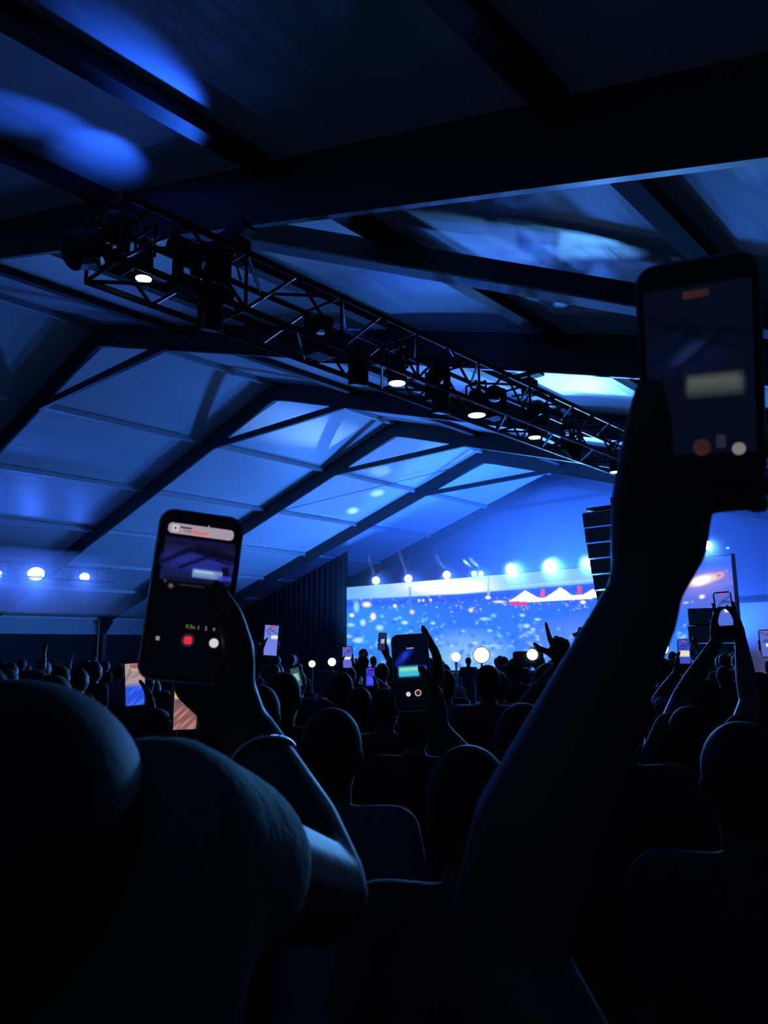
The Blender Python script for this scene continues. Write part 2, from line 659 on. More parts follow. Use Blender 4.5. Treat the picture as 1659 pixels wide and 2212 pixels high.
def paint_wall(px, py):
    img = np.zeros(px.shape + (3,))
    img[:] = s2l((44, 112, 255))
    k = np.clip((py - 1300) / 120, 0, 1)
    img = blend(img, k * .55, (70, 150, 255))
    img = blend(img, soft(px, py, 820, 1350, 130, 60) * .5, (60, 160, 255))
    img = blend(img, soft(px, py, 1280, 1390, 130, 55) * .75, (110, 150, 255))
    img = blend(img, soft(px, py, 1010, 1425, 90, 55) * .9, (140, 200, 255))
    r = np.random.default_rng(3)
    for _ in range(620):                                   # out-of-focus faces, hands and phones of the filmed crowd
        x = r.uniform(750, 1590)
        q = r.uniform(0, 1) ** .8
        y = 1300 + q * 140
        s = 1.2 + 4.5 * q * r.uniform(.4, 1.2)
        c = [(130, 200, 255), (90, 175, 255), (170, 230, 255), (30, 90, 240), (40, 115, 255), (60, 140, 255)][r.integers(0, 6)]
        img = blend(img, soft(px, py, x, y, s * r.uniform(1, 2.2), s, r.uniform(-.9, .9)) * r.uniform(.35, .85), c)
    for _ in range(90):                                    # small lights in the distance
        x, y = r.uniform(760, 1280), r.uniform(1288, 1318)
        c = [(200, 220, 255), (255, 200, 210), (230, 250, 255)][r.integers(0, 3)]
        img = blend(img, soft(px, py, x, y, 2.2, 1.6) * r.uniform(.3, .9), c)
    low = 1297 - (px - 751) * .052 - np.clip(px - 1000, 0, 400) * .03
    img = blend(img, (1 - np.abs(py - low - 9) / 12) * .75 * (px < 1290), (38, 80, 235))
    band = np.clip((low - py) / 3, 0, 1) * (px < 1460)
    img = blend(img, band, (115, 185, 255))
    img = blend(img, band * np.clip((px - 760) / 160, 0, 1) * np.clip((1150 - px) / 90, 0, 1) * .9, (205, 245, 255))
    img = blend(img, band * soft(px, py, 970, 1268, 95, 16) * 1.0, (255, 255, 255))
    img = blend(img, band * np.clip((px - 1060) / 80, 0, 1) * .75, (140, 200, 255))
    img = blend(img, np.clip(1.6 - np.abs(py - low + 8) / 1.6, 0, 1) * np.clip((px - 1060) / 40, 0, 1) * (px < 1460) * .7, (190, 225, 255))
    img = blend(img, (np.abs(px - 888) < 3) * (py > 1268) * (py < 1320) * .6, (80, 140, 235))
    img = blend(img, (np.abs(px - 1057) < 2.2) * (py > 1245) * (py < 1290) * .8, (150, 205, 255))
    # white marquee tops with red signs

    def tri(x0, x1, xm, yb, yt, sl=-.04):
        base = yb + sl * (px - x0)
        h = np.where(px < xm, (px - x0) / (xm - x0), (x1 - px) / (x1 - xm))
        top = base - (yb - yt) * np.clip(h, 0, 1) ** 1.3
        return ((px > x0) & (px < x1) & (py < base + 1) & (py > top)).astype(float)
    img = blend(img, ((px > 1103) & (px < 1141) & (py > 1295) & (py < 1308)).astype(float), (225, 60, 160))
    img = blend(img, ((px > 1170) & (px < 1178) & (py > 1272) & (py < 1290)).astype(float), (235, 90, 150))
    img = blend(img, ((px > 1249) & (px < 1258) & (py > 1266) & (py < 1286)).astype(float), (235, 80, 150))
    for a_ in ((1100, 1180, 1136, 1299, 1277), (1168, 1252, 1213, 1296, 1270), (1245, 1300, 1283, 1291, 1274)):
        img = blend(img, tri(*a_), (255, 255, 255))
    img = blend(img, ((px > 1140) & (px < 1280) & (np.abs(py - 1297 + (px - 1140) * .06) < 4)).astype(float), (255, 250, 250))
    spots = [(794, 1306, 10, 6, (255, 245, 230)), (762, 1329, 5, 4, (255, 255, 255)), (808, 1332, 6, 8, (255, 255, 255)), (892, 1322, 5, 4.5, (255, 235, 220)),
             (772, 1311, 6, 12, (150, 225, 255)), (786, 1345, 6, 7, (190, 240, 255)), (760, 1350, 8, 4, (160, 225, 255)), (822, 1356, 8, 6, (180, 235, 255)),
             (876, 1345, 7, 4, (200, 245, 255)), (937, 1346, 5, 3, (190, 240, 255)), (776, 1383, 10, 6, (190, 240, 255)), (841, 1384, 5, 6, (170, 235, 255)),
             (855, 1309, 4, 4, (255, 240, 250)), (907, 1297, 3, 3, (255, 240, 220)), (916, 1297, 3, 3, (255, 240, 220)), (932, 1296, 3, 2.4, (255, 255, 255)),
             (1019, 1318, 5, 4.5, (255, 235, 220)), (1056, 1291, 6, 3.5, (255, 255, 255)), (1080, 1300, 13, 2.6, (255, 240, 225)), (1261, 1301, 6, 4, (255, 250, 240)),
             (1048, 1337, 10, 3.2, (170, 230, 255)), (1068, 1330, 6, 4, (130, 205, 255)), (1130, 1329, 6, 3.2, (185, 235, 255)), (1163, 1338, 7, 3, (185, 235, 255)),
             (1139, 1352, 7, 4.5, (190, 235, 255)), (1126, 1352, 6, 5, (110, 190, 255)), (1153, 1360, 5, 4, (170, 225, 255)), (1146, 1366, 9, 2.4, (150, 210, 255)),
             (985, 1418, 10, 9, (255, 255, 255)), (1038, 1414, 16, 11, (255, 255, 255)), (1028, 1389, 6, 2.4, (200, 240, 255))]
    for x, y, rx, ry, c in spots:
        img = blend(img, soft(px, py, x, y, rx, ry), c)
    # right end of the wall: dusk-violet picture with an orange-white lit sign
    rr = np.clip((px - 1440) / 40, 0, 1)
    img = blend(img, rr * (py < 1245) * .8, (62, 108, 250))
    img = blend(img, rr * np.clip((py - 1235) / 20, 0, 1) * np.clip((1330 - py) / 30, 0, 1) * .85, (100, 112, 222))
    img = blend(img, soft(px, py, 1522, 1256, 60, 26, -.2) * .55, (165, 150, 250))
    img = blend(img, soft(px, py, 1566, 1262, 40, 3, -.1) * .5, (120, 140, 240))
    img = blend(img, soft(px, py, 1520, 1253, 34, 11, -.28), (255, 190, 165))
    img = blend(img, soft(px, py, 1517, 1254, 27, 10, -.28), (255, 255, 250))
    a1 = soft(px, py, 1555, 1244, 11, 6.5, -.5)
    img = blend(img, a1, (255, 190, 170))
    img = blend(img, soft(px, py, 1555, 1243, 4.5, 2.4, -.5), (150, 100, 190))
    img = blend(img, soft(px, py, 1545, 1249, 2.2, 6, -.2), (255, 235, 220))
    img = blend(img, soft(px, py, 1570, 1234, 3, 1.6, -.5), (235, 170, 200))
    for x, y, rx, ry, c in [(1518, 1289, 6.5, 4.2, (255, 250, 235)), (1552, 1301, 6, 5, (255, 245, 225)), (1483, 1302, 6, 2.4, (170, 230, 255)), (1497, 1300, 3, 2, (120, 190, 255))]:
        img = blend(img, soft(px, py, x, y, rx, ry, -.3), c)
    hot = np.clip((img.min(-1) - .75) / .25, 0, 1)[..., None]
    return img * (1 + 1.2 * hot)


def colour_grid(name, f3, nu, nv, cols, mt, parent, smooth=False):
    """flat grid from f3(s,t)->point with a colour per point"""
    vv, ff = [], []
    for j in range(nv + 1):
        for i in range(nu + 1):
            vv.append(f3(i / nu, j / nv))
    for j in range(nv):
        for i in range(nu):
            a_ = j * (nu + 1) + i
            ff.append((a_, a_ + 1, a_ + nu + 2, a_ + nu + 1))
    me = MB().add(vv, ff).mesh(name, wloc(parent))
    at = me.color_attributes.new('Col', 'FLOAT_COLOR', 'POINT')
    buf = np.ones((len(vv), 4), np.float32)
    buf[:, :3] = cols.reshape(-1, 3)
    at.data.foreach_set('color', buf.ravel())
    me.materials.append(mt)
    o = bpy.data.objects.new(name, me)
    C.objects.link(o)
    o.parent = parent
    return o


vw = empty('video_wall', ((sx0 + sx1) / 2, YS, sz0), 'huge glowing blue video wall showing a night festival crowd', 'video screen')
nu, nv = 460, 120
S, T_ = np.meshgrid(np.linspace(0, 1, nu + 1), np.linspace(0, 1, nv + 1))
PX, PY = proj(sx0 + (sx1 - sx0) * S, np.full_like(S, YS), sz1 + (sz0 - sz1) * T_)
colour_grid('picture', lambda s, t: (sx0 + (sx1 - sx0) * s, YS - .055, sz1 + (sz0 - sz1) * t), nu, nv, paint_wall(PX, PY), MT['screen'], vw)
MB().box(((sx0 + sx1) / 2, YS + .05, (sz0 + sz1) / 2), (sx1 - sx0 + .06, .2, sz1 - sz0 + .04)).build('cabinet_back', MT['black'], vw)
for x in (sx0 - .05, sx1 + .05):
    MB().box((x, YS, (sz0 + sz1) / 2), (.06, .14, sz1 - sz0 + .1)).build('side_edge', MT['black'], vw)
gl = MB().ell(onY(1572, 1184, YS - .1), (.05, .03, .035)).build('green_indicator', MT['led_green'], vw)

# lamps standing along the top edge of the video wall
ords = ['leftmost', 'second from left', 'third from left', 'fourth from left', 'close beside the fourth', 'large, left of centre gap', 'large one left of the speaker column', 'partly behind the hanging speaker column', 'rightmost, seen right of the raised arm']
lampspots = [(812, 1254, .17, .5), (882, 1250, .165, .5), (965, 1242, .16, .6), (1024, 1239, .10, .5), (1039, 1239, .09, .5), (1104, 1229, .20, 3.6), (1186, 1221, .20, 5.5), (1268, 1213, .12, 2.0), (1527, 1178, .14, 1.0)]
beams = {0: [(762, 1104, 5, 1.0)], 1: [(815, 1066, 5, .9)], 2: [(822, 1018, 5, .5), (720, 1010, 5, .25)], 3: [(640, 925, 7, .3)], 4: [(730, 945, 7, .25)]}
for i, (x, y, r, e) in enumerate(lampspots):
    p = onY(x, y, YS)
    root = empty('stage_lamp', (p.x, p.y, sz1 + .03), 'blazing stage lamp on top edge of video wall, ' + ords[i], 'stage lamp', 'lamps above the video wall')
    to = (V(0, 0, EYE) - p).normalized()
    MB().lathe(p, to, [(r * .55, -.34), (r * .9, -.22), (r * 1.02, -.02), (r * 1.02, .03), (r * .96, .03)], 20).build('housing', MT['black'], root, smooth=False)
    MB().lathe(p, to, [(r * .94, .02), (r * .8, .05), (r * .4, .075), (.01, .08)], 20).build('lens', MT['lens_hot'], root, smooth=True)
    MB().box((p.x, p.y + .05, (p.z + sz1) / 2 + .01), (.06, .06, max(.04, p.z - sz1 - .02))).build('stand', MT['black'], root)
    lamp('stage_lamp_light', 'SPOT', p + to * .12, L_STAGE * e, BLUE if e < 1 else ICE, root, target=p + V(to.x, to.y, -.28), spot=88, blend=.8, radius=r * .8)
    for bx_, by_, cone, be in beams.get(i, []):
        a_ = onRoof(bx_, by_, .16)
        lamp('roof_beam_light', 'SPOT', p + V(0, -.1, .22), L_BEAM * be * ((a_ - p).length / 6) ** 2 * (cone / 6) ** 2, (.32, .62, 1.0), root, target=a_, spot=cone * 2.2, blend=1.0, radius=.03)

# floor lamps at the foot of the stage
for i, (x, y, d, r, k, lab) in enumerate([(674, 1434, 17, .075, 'lens_warm', 'small warm yellow floor lamp glowing above heads left of the video wall'),
                                          (717, 1430, 17, .09, 'lens_mint', 'small white-green floor lamp near the lower left corner of the video wall'),
                                          (985, 1419, 19, .12, 'lens_hot', 'blinding white floor lamp at the foot of the wall, left one of the pair'),
                                          (1040, 1415, 19, .20, 'lens_hot', 'largest blinding white floor lamp at the foot of the wall'),
                                          (1430, 1400, 15, .125, 'lens_hot', 'round white floor lamp right beside the big raised forearm')]):
    p = P(x, y, d)
    root = empty('floor_lamp', (p.x, p.y, 0), lab, 'floor lamp', 'floor lamps at the stage front')
    to = (V(0, 0, EYE) - p).normalized()
    MB().lathe(p, to, [(r * .5, -.3), (r, -.12), (r * 1.06, .02), (r * .98, .02)], 18).build('housing', MT['black'], root)
    MB().lathe(p, to, [(r * .96, .015), (r * .7, .05), (.01, .07)], 18).build('lens', MT[k], root, smooth=True)
    q = p - to * .15
    MB().tube((q.x, q.y, 0.02), (q.x, q.y, q.z), .025).build('pole', MT['black'], root)
    MB().box((q.x, q.y, .01), (.5, .5, .02)).build('base_plate', MT['black'], root)
    if r > .12:
        lamp('floor_lamp_light', 'POINT', p + to * .15, 30 * (r / .2) ** 2, ICE, root, radius=r)


# ------------------------------------------------------------------ trusses
def truss(x, zc, y0, y1, sz, label):
    t = empty('lighting_truss', (x, y0, zc - sz / 2), label, 'truss')
    h = sz / 2
    cs = [(-h, -h), (h, -h), (h, h), (-h, h)]
    for dx, dz in cs:
        stick('chord', (x + dx, y0, zc + dz), (x + dx, y1, zc + dz), .026, MT['truss'], t)
    n_ = max(2, round((y1 - y0) / .5))
    st_ = (y1 - y0) / n_
    for k in range(n_ + 1):
        yy = y0 + k * st_
        if k % 2 == 0:
            for q in range(4):
                a_, b_ = cs[q], cs[(q + 1) % 4]
                stick('cross_bar', (x + a_[0], yy, zc + a_[1]), (x + b_[0], yy, zc + b_[1]), .014, MT['truss'], t)
        if k < n_:
            for q in range(4):
                a_, b_ = cs[q], cs[(q + 1) % 4]
                if k % 2:
                    a_, b_ = b_, a_
                stick('diagonal_bar', (x + a_[0], yy, zc + a_[1]), (x + b_[0], yy + st_, zc + b_[1]), .014, MT['truss'], t)
    return t


TX, TZ, TS = -4.6, 2.76 + EYE, .46
truss(TX, TZ, 2.35, 12.6, TS, 'black lattice lighting truss running diagonally under the tent roof')
truss(-26.1, 2.72 + EYE, 4.5, 14.2, TS, 'dark far lighting truss at the left edge below the blue roof')

# hoists carrying the near truss
for nm, y, lab in (('chain_hoist', 3.45, 'black chain hoist joining the truss to the nearest tent frame'), ('chain_hoist', 7.87, 'black chain hoist with sling over the middle of the truss'), ('chain_hoist', 12.3, 'black chain hoist near the far end of the truss')):
    top = roofz(TX) - .36
    root = empty(nm, (TX, y, TZ + TS / 2 + .03), lab, 'hoist', 'hoists over the near truss')
    zb = TZ + TS / 2
    MB().box((TX, y, top - .02), (.34, .14, .06)).build('beam_clamp', MT['black'], root)
    MB().tube((TX, y, top - .04), (TX, y, top - .14), .02).build('hook', MT['black'], root)
    MB().box((TX, y, (top + zb) / 2 - .02), (.14, .20, .2)).build('motor', MT['black'], root, bevel=.02)
    for s in (-1, 1):
        stick('sling', (TX, y, (top + zb) / 2 - .1), (TX + s * .2, y + .1 * s, zb + .03), .014, MT['black'], root)
        stick('sling', (TX, y, (top + zb) / 2 - .1), (TX + s * .2, y - .2 * s, zb + .03), .014, MT['black'], root)

# cans pointing straight down with glowing lenses
zb = TZ - TS / 2
for i, (x, y, r, wd) in enumerate([(310, 602, .062, 'at its near end'), (858, 828, .09, 'below its middle'), (1030, 897, .105, 'right of the middle'), (1155, 945, .08, 'near the raised arm'), (1328, 1020, .07, 'touching the raised arm')]):
    p = onX(x, y, TX)
    root = empty('par_can', (p.x, p.y, p.z), 'can lamp with glowing oval lens under the truss, ' + wd, 'stage lamp', 'can lamps under the near truss')
    MB().lathe(p, (0, 0, 1), [(r, 0), (r * 1.04, .03), (r, .16), (r * .7, .26), (r * .4, .3), (.02, .3)], 20).build('housing', MT['black'], root)
    MB().lathe(p, (0, 0, -1), [(r * .93, -.008), (r * .85, .004), (r * .45, .010), (.01, .012)], 20).build('lens', MT['lens_hot'], root, smooth=True)
    stick('yoke', p + V(-.13, 0, .12), p + V(-.13, 0, .36), .012, MT['black'], root)
    stick('yoke', p + V(.13, 0, .12), p + V(.13, 0, .36), .012, MT['black'], root)
    stick('yoke', p + V(-.13, 0, .36), p + V(.13, 0, .36), .012, MT['black'], root)
    stick('clamp', p + V(0, 0, .34), V(p.x, p.y, max(p.z + .4, zb)), .02, MT['black'], root)
    lamp('par_can_light', 'SPOT', p + V(0, 0, -.06), L_DOWN, BLUE, root, target=p + V(-.1, .3, -2), spot=70, blend=.7, radius=.08)


# moving heads: body hangs from the truss, beam thrown up at the roof
def moving_head(px, py, aim, label, energy, cone, X=TX, scale=.75, mt='lens_blue'):
    p = onX(px, py, X)
    root = empty('moving_head', (p.x, p.y, p.z), label, 'stage lamp', 'moving head lamps')
    s = scale
    g = -1 if aim is not None else 1
    MB().box(p + V(0, 0, g * .34 * s), (.26 * s, .30 * s, .12 * s)).build('base', MT['black'], root, bevel=.02)
    for e in (-1, 1):
        MB().box(p + V(e * .16 * s, 0, g * .13 * s), (.045 * s, .12 * s, .34 * s)).build('yoke_arm', MT['black'], root, bevel=.01)
    d_ = (Vector(aim) - p).normalized() if aim is not None else V(.2, .5, -1).normalized()
    MB().lathe(p, d_, [(.05 * s, -.2 * s), (.10 * s, -.16 * s), (.125 * s, -.05 * s), (.125 * s, .04 * s), (.10 * s, .16 * s), (.098 * s, .20 * s), (.085 * s, .20 * s)], 18).build('head', MT['black'], root)
    MB().lathe(p, d_, [(.088 * s, .12 * s), (.05 * s, .13 * s), (.008, .135 * s)], 16).build('lens', MT[mt] if aim is not None else MT['black'], root, smooth=True)
    if aim is not None:
        lamp('moving_head_light', 'SPOT', p + d_ * .24 * s, energy, BLUE, root, target=aim, spot=cone * 1.35, blend=1.0, radius=.05)
    return root


moving_head(250, 492, onRoof(222, 325, .17), 'bulky black moving head at the near end of the truss', L_SPOT * 2.4, 24)
moving_head(405, 548, onRoof(45, 245, .17), 'black moving head right of the first glowing can', L_SPOT * 1.6, 22)
moving_head(468, 570, onRoof(325, 160, .17), 'black moving head behind the first glowing can', L_SPOT * 2.4, 26)
moving_head(690, 700, onRoof(930, 665, .17), 'black moving head left of the truss middle', L_SPOT, 34)
moving_head(945, 806, onRoof(1100, 560, .17), 'black moving head hanging just right of the second glowing can', L_SPOT * .12, 44)
moving_head(1068, 850, onRoof(1250, 880, .17), 'black moving head above the third glowing can', L_SPOT * .4, 15)
moving_head(1162, 880, onRoof(1120, 830, .17), 'black moving head below the middle hoist', L_SPOT * .3, 14)
moving_head(1235, 965, None, 'unlit black moving head left of the raised arm', 0, 20)
# side arm with a round lamp beyond the near end of the truss
p = onX(182, 540, TX)
root = empty('side_arm_lamp', (p.x, p.y, p.z), 'round black lamp on a side arm past the near truss end', 'stage lamp')
q = onX(262, 528, TX)
MB().lathe(p, (q - p), [(.05, -.14), (.12, -.10), (.13, .03), (.11, .10), (.05, .12)], 18).build('lamp_body', MT['black'], root)
stick('arm', p + V(0, 0, .03), q + V(0, 0, .05), .018, MT['black'], root)
stick('arm', p - V(0, 0, .03), q - V(0, 0, .04), .014, MT['black'], root)

# LED strip panels hanging below the truss, seen nearly edge-on
for x, y, hpx, wd in ((452, 664, 95, 'longest one near the first glowing can'), (772, 795, 74, 'ribbed one at the truss middle'), (950, 862, 62, 'thin one right of the second glowing can')):
    p = onX(x, y, TX)
    dist = (p - V(0, 0, EYE)).length
    hh = hpx / F * dist
    root = empty('led_panel', (p.x, p.y, p.z), 'narrow black LED panel hanging under the truss, ' + wd, 'stage lamp', 'LED panels under the truss')
    tilt = Matrix.Rotation(.16, 3, V(.7, .7, 0).normalized())
    MB().box(p, (.09, .16, hh), tilt).build('panel_body', MT['black'], root, bevel=.008)
    for k in range(7):
        zc = -hh / 2 + hh * (k + .5) / 7
        MB().box(p + tilt @ V(.05, 0, zc), (.02, .15, hh / 12), tilt).build('led_row', MT['grille'], root)
    MB().box(p + tilt @ V(.047, .085, 0), (.012, .012, hh * .98), tilt).build('edge_strip', MT['purlin'], root)
    stick('hanger', p + V(0, 0, hh / 2 - .02), V(p.x, p.y, max(zb, p.z + hh / 2 + .05)), .014, MT['black'], root)

# big lamps on the far left truss
for i, (x, y, r, wd) in enumerate([(78, 1238, .30, 'largest, hanging at the left edge'), (183, 1245, .19, 'smaller one right of the largest'), (-6, 1238, .16, 'cut by the left picture edge')]):
    p = onX(x, y, -26.1)
    root = empty('flood_lamp', (p.x, p.y, p.z), 'glaring blue-white lamp on the far left truss, ' + wd, 'stage lamp', 'lamps on the far left truss')
    to = (V(0, 0, EYE) - p).normalized()
    to = (to + V(0, 0, -.75)).normalized()
    MB().lathe(p, to, [(r * .4, -.4), (r * .9, -.25), (r * 1.05, -.02), (r * 1.08, .04), (r * .98, .04)], 22).build('housing', MT['black'], root)
    MB().lathe(p, to, [(r * .95, .03), (r * .7, .06), (.01, .08)], 22).build('lens', MT['lens_hot'], root, smooth=True)
    for s in (-1, 1):
        stick('yoke', p + V(0, s * r * 1.15, 0), p + V(0, s * r * 1.15, .34), .02, MT['black'], root)
    stick('yoke', p + V(0, -r * 1.15, .34), p + V(0, r * 1.15, .34), .02, MT['black'], root)
    lamp('flood_lamp_light', 'SPOT', p + to * .15, L_LEFT * (r / .2) ** 2, BLUE, root, target=p + to + V(0, 0, .5), spot=130, blend=.8, radius=r)

# ceiling wash: unseen uplight battens added along the stage front and the side aisles
for i, (x, y, e, wd) in enumerate([(-21.5, 21.8, 1.05, 'left'), (-15.3, 21.8, 1.5, 'middle'), (-9.5, 21.8, .8, 'right')]):
    root = empty('added_wash_batten', (x, y, .92), 'added black uplight batten on the stage lip, %s one' % wd, 'stage lamp', 'added wash battens on the stage lip')
    MB().box((x, y + .3, .98), (1.2, .16, .12)).build('batten_body', MT['black'], root)
    for k in range(6):
        MB().lathe((x - .5 + k * .2, y + .3, 1.05), (0, 0, 1), [(.07, -.02), (.065, .0), (.01, .012)], 10).build('lens', MT['lens_blue'], root)
    lamp('added_wash_batten_light', 'SPOT', (x, y + .3, 1.12), L_WASH * e, WASH, root, target=(x, y - 5, 9), spot=172, blend=.5, radius=.3)

for i, (x, e, wd) in enumerate([(-20.0, .05, 'left'), (-14.6, .9, 'middle'), (-9.0, .14, 'right')]):  # unseen light bars, added to brighten the gable and the haze
    root = empty('added_backdrop_light', (x, 26.2, .9), 'added unseen light bar behind the video wall washing the gable, %s one' % wd, 'stage lamp', 'added light bars behind the video wall')
    MB().box((x, 26.2, .96), (1.2, .16, .12)).build('bar_body', MT['black'], root)
    for k in range(6):
        MB().lathe((x - .5 + k * .2, 26.2, 1.03), (0, 0, 1), [(.07, -.02), (.065, .0), (.01, .012)], 10).build('lens', MT['lens_blue'], root)
    lamp('added_backdrop_wash_light', 'SPOT', (x, 26.2, 1.1), L_BACK * e, BLUE, root, target=(x, 26.6, 6), spot=150, blend=.7, radius=.3)
root = empty('added_white_lamp', (-6.4, 26.3, 0), 'small added white lamp on a pole lighting the pale end wall at right', 'floor lamp')  # unseen lamp, added to throw whitish light on the end wall
MB().tube((-6.4, 26.3, 0), (-6.4, 26.3, 1.3), .02).build('pole', MT['black'], root)
MB().box((-6.4, 26.3, .01), (.4, .4, .02)).build('base_plate', MT['black'], root)
MB().box((-6.4, 26.35, 1.38), (.24, .12, .16)).build('housing', MT['black'], root)
MB().box((-6.4, 26.42, 1.38), (.2, .02, .12)).build('lens', MT['ui_white'], root)
lamp('added_white_lamp_light', 'SPOT', (-6.4, 26.5, 1.38), 36, (1.0, .92, .88), root, target=(-7.2, 28, 1.6), spot=150, blend=.5, radius=.1)

# ------------------------------------------------------------------ speakers
YA = 20.0
tl, tr = onY(1258, 1106, YA), onY(1352, 1086, YA)
bl = onY(1291, 1298, YA)
root = empty('line_array', (tl.x + .65, YA, bl.z - .2), 'tall black hanging line array of stacked speaker cabinets beside the video wall', 'loudspeaker')
nb = 7
wdt = 1.35
ztop = tl.z
step = (ztop - bl.z) / 6.0
xoff = 0
for k in range(nb):
    zt = ztop - step * k
    ang = .10 + .035 * k
    R = Matrix.Rotation(ang, 3, 'X')
    c0 = V(tl.x + wdt / 2, YA + .3 + .75 * ((k + .5) / 6.5) ** 1.35, zt - step / 2)
    cab = MB()
    z0, z1 = -step * .495, step * .495
    cab.add([c0 + R @ V(sx * wdt / 2 * (1 if sy < 0 else .82), sy * .32, z) for sx in (-1, 1) for sy in (-1, 1) for z in (z0 * (1 if sy < 0 else .8), z1 * (1 if sy < 0 else .8))],
            [(0, 1, 3, 2), (4, 6, 7, 5), (0, 4, 5, 1), (2, 3, 7, 6), (0, 2, 6, 4), (1, 5, 7, 3)])
    cb = cab.build('cabinet', MT['black'], root)
    MB().box(c0 + R @ V(0, -.335, 0), (wdt * .96, .03, step * .82), R).build('grille', MT['grille'], cb)
    MB().box(c0 + R @ V(0, -.34, step * .47), (wdt * .98, .02, .014), R).build('seam_strip', MT['trim'], cb)
    MB().box(c0 + R @ V(-wdt / 2 - .015, -.2, 0), (.03, .08, step * .3), R).build('rigging_pin', MT['black'], cb)
tc = V(tl.x + wdt / 2 + .25, YA + .25, ztop + .12)
MB().box(tc - V(.25, 0, .06), (1.1, .5, .07)).build('flying_frame', MT['black'], root)
MB().box(tc + V(.1, 0, .12), (.45, .25, .22)).build('hoist_motor', MT['black'], root, bevel=.03)
stick('chain', tc + V(.1, 0, .2), V(tc.x + .1, tc.y, roofz(tc.x) - .1), .02, MT['truss'], root)

g0 = onY(1482, 1314, 20.5)
root = empty('speaker_stack', (g0.x + .5, 20.8, 0), 'black stack of ground speakers right of the raised forearm', 'loudspeaker')
hz = g0.z / 6
for k in range(6):
    c0 = V(g0.x + .52 + (.03 if k % 2 else 0), 20.8, hz * (k + .5))
    cb = MB().box(c0, (1.0, .7, hz * .97)).build('cabinet', MT['black'], root, bevel=.02)
    MB().box(c0 + V(0, -.36, 0), (.94, .03, hz * .84)).build('grille', MT['grille'], cb)
    MB().box(c0 + V(-.5, -.2, hz * .42), (.05, .2, .03)).build('corner_plate', MT['trim'], cb)


# ------------------------------------------------------------------ phones
def rrect(wd, ht, r, n_=5):
    pts = []
    for sx, sy, a0 in ((1, 1, 0), (-1, 1, 90), (-1, -1, 180), (1, -1, 270)):
        for k in range(n_ + 1):
            a_ = math.radians(a0 + 90 * k / n_)
            pts.append((sx * (wd / 2 - r) + r * math.cos(a_), sy * (ht / 2 - r) + r * math.sin(a_)))
    return pts


class Frame:
    def __init__(s, c, u, v):
        s.c = Vector(c)
        s.u = Vector(u).normalized()
        v = Vector(v)
        s.v = (v - s.u * v.dot(s.u)).normalized()
        s.w = s.u.cross(s.v).normalized()      # towards the viewer (screen side)

    def __call__(s, a, b, c=0):
        return s.c + s.u * a + s.v * b + s.w * c


def phone_frame(px, py, d, tilt=0., yaw=0., pitch=0.):
    c = P(px, py, d)
    rt = Vector(M[:, 0])
    up = -Vector(M[:, 1])
    fw = (c - V(0, 0, EYE)).normalized()
    rt = (rt - fw * rt.dot(fw)).normalized()
    up = (up - fw * up.dot(fw) - rt * up.dot(rt)).normalized()
    R = Matrix.Rotation(tilt, 3, fw)
    u, v = R @ rt, R @ up
    R2 = Matrix.Rotation(yaw, 3, v)
    u = R2 @ u
    R3_ = Matrix.Rotation(pitch, 3, u)
    v = R3_ @ v
    return Frame(c, u, v)


def build_phone(fr, wd, ht, label, painter, nu=36, nv=72, bez=.004, facing=1):
    root = empty('smartphone', fr(0, -ht / 2, 0), label, 'phone', 'phones held up in the crowd')
    th = .009
    MB().poly([fr(x, y, -th / 2) for x, y in rrect(wd, ht, wd * .17)], th, fr.w).build('case', MT['case'], root, bevel=.0015)
    MB().poly([fr(x, y, -.0022) for x, y in rrect(wd + .0030, ht + .0030, wd * .185)], .0044, fr.w).build('metal_rim', MT['rim'], root)
    for k, (a_, b_) in enumerate(((-1, .25), (-1, .12), (1, .2))):
        MB().box(fr(a_ * (wd / 2 + .0009), ht * b_, 0), (.0016, .014, .003), Matrix((fr.u, fr.v, fr.w)).transposed()).build('side_button', MT['rim'], root)
    sw, sh = wd - 2 * bez, ht - 2 * bez
    Sg, Tg = np.meshgrid(np.linspace(0, 1, nu + 1), np.linspace(0, 1, nv + 1))
    col = painter(Sg, Tg)
    scr = colour_grid('screen', lambda s, t: fr((s - .5) * sw, (.5 - t) * sh, th / 2 + .0004), nu, nv, col, MT['phone'], root)
    bmp = MB()
    for k in range(3):
        bmp.lathe(fr(-wd * .28 + (k % 2) * .018, ht * .36 - k * .012, -th / 2), -fr.w, [(.0075, 0), (.0075, .003), (.005, .003)], 12)
    bmp.build('rear_cameras', MT['case'], root)
    return root, scr, (sw, sh, th / 2 + .0006)


def ui_rect(fr, scr, geom, s, t, ww, hh, r, name, mt, lift=.0003, rot=0):
    sw, sh, z = geom
    cx, cy = (s - .5) * sw, (.5 - t) * sh
    cr, sr = math.cos(rot), math.sin(rot)
    return MB().poly([fr(cx + x * cr - y * sr, cy + x * sr + y * cr, z + lift) for x, y in rrect(ww, hh, r, 6)], .0002, fr.w).build(name, mt, scr)


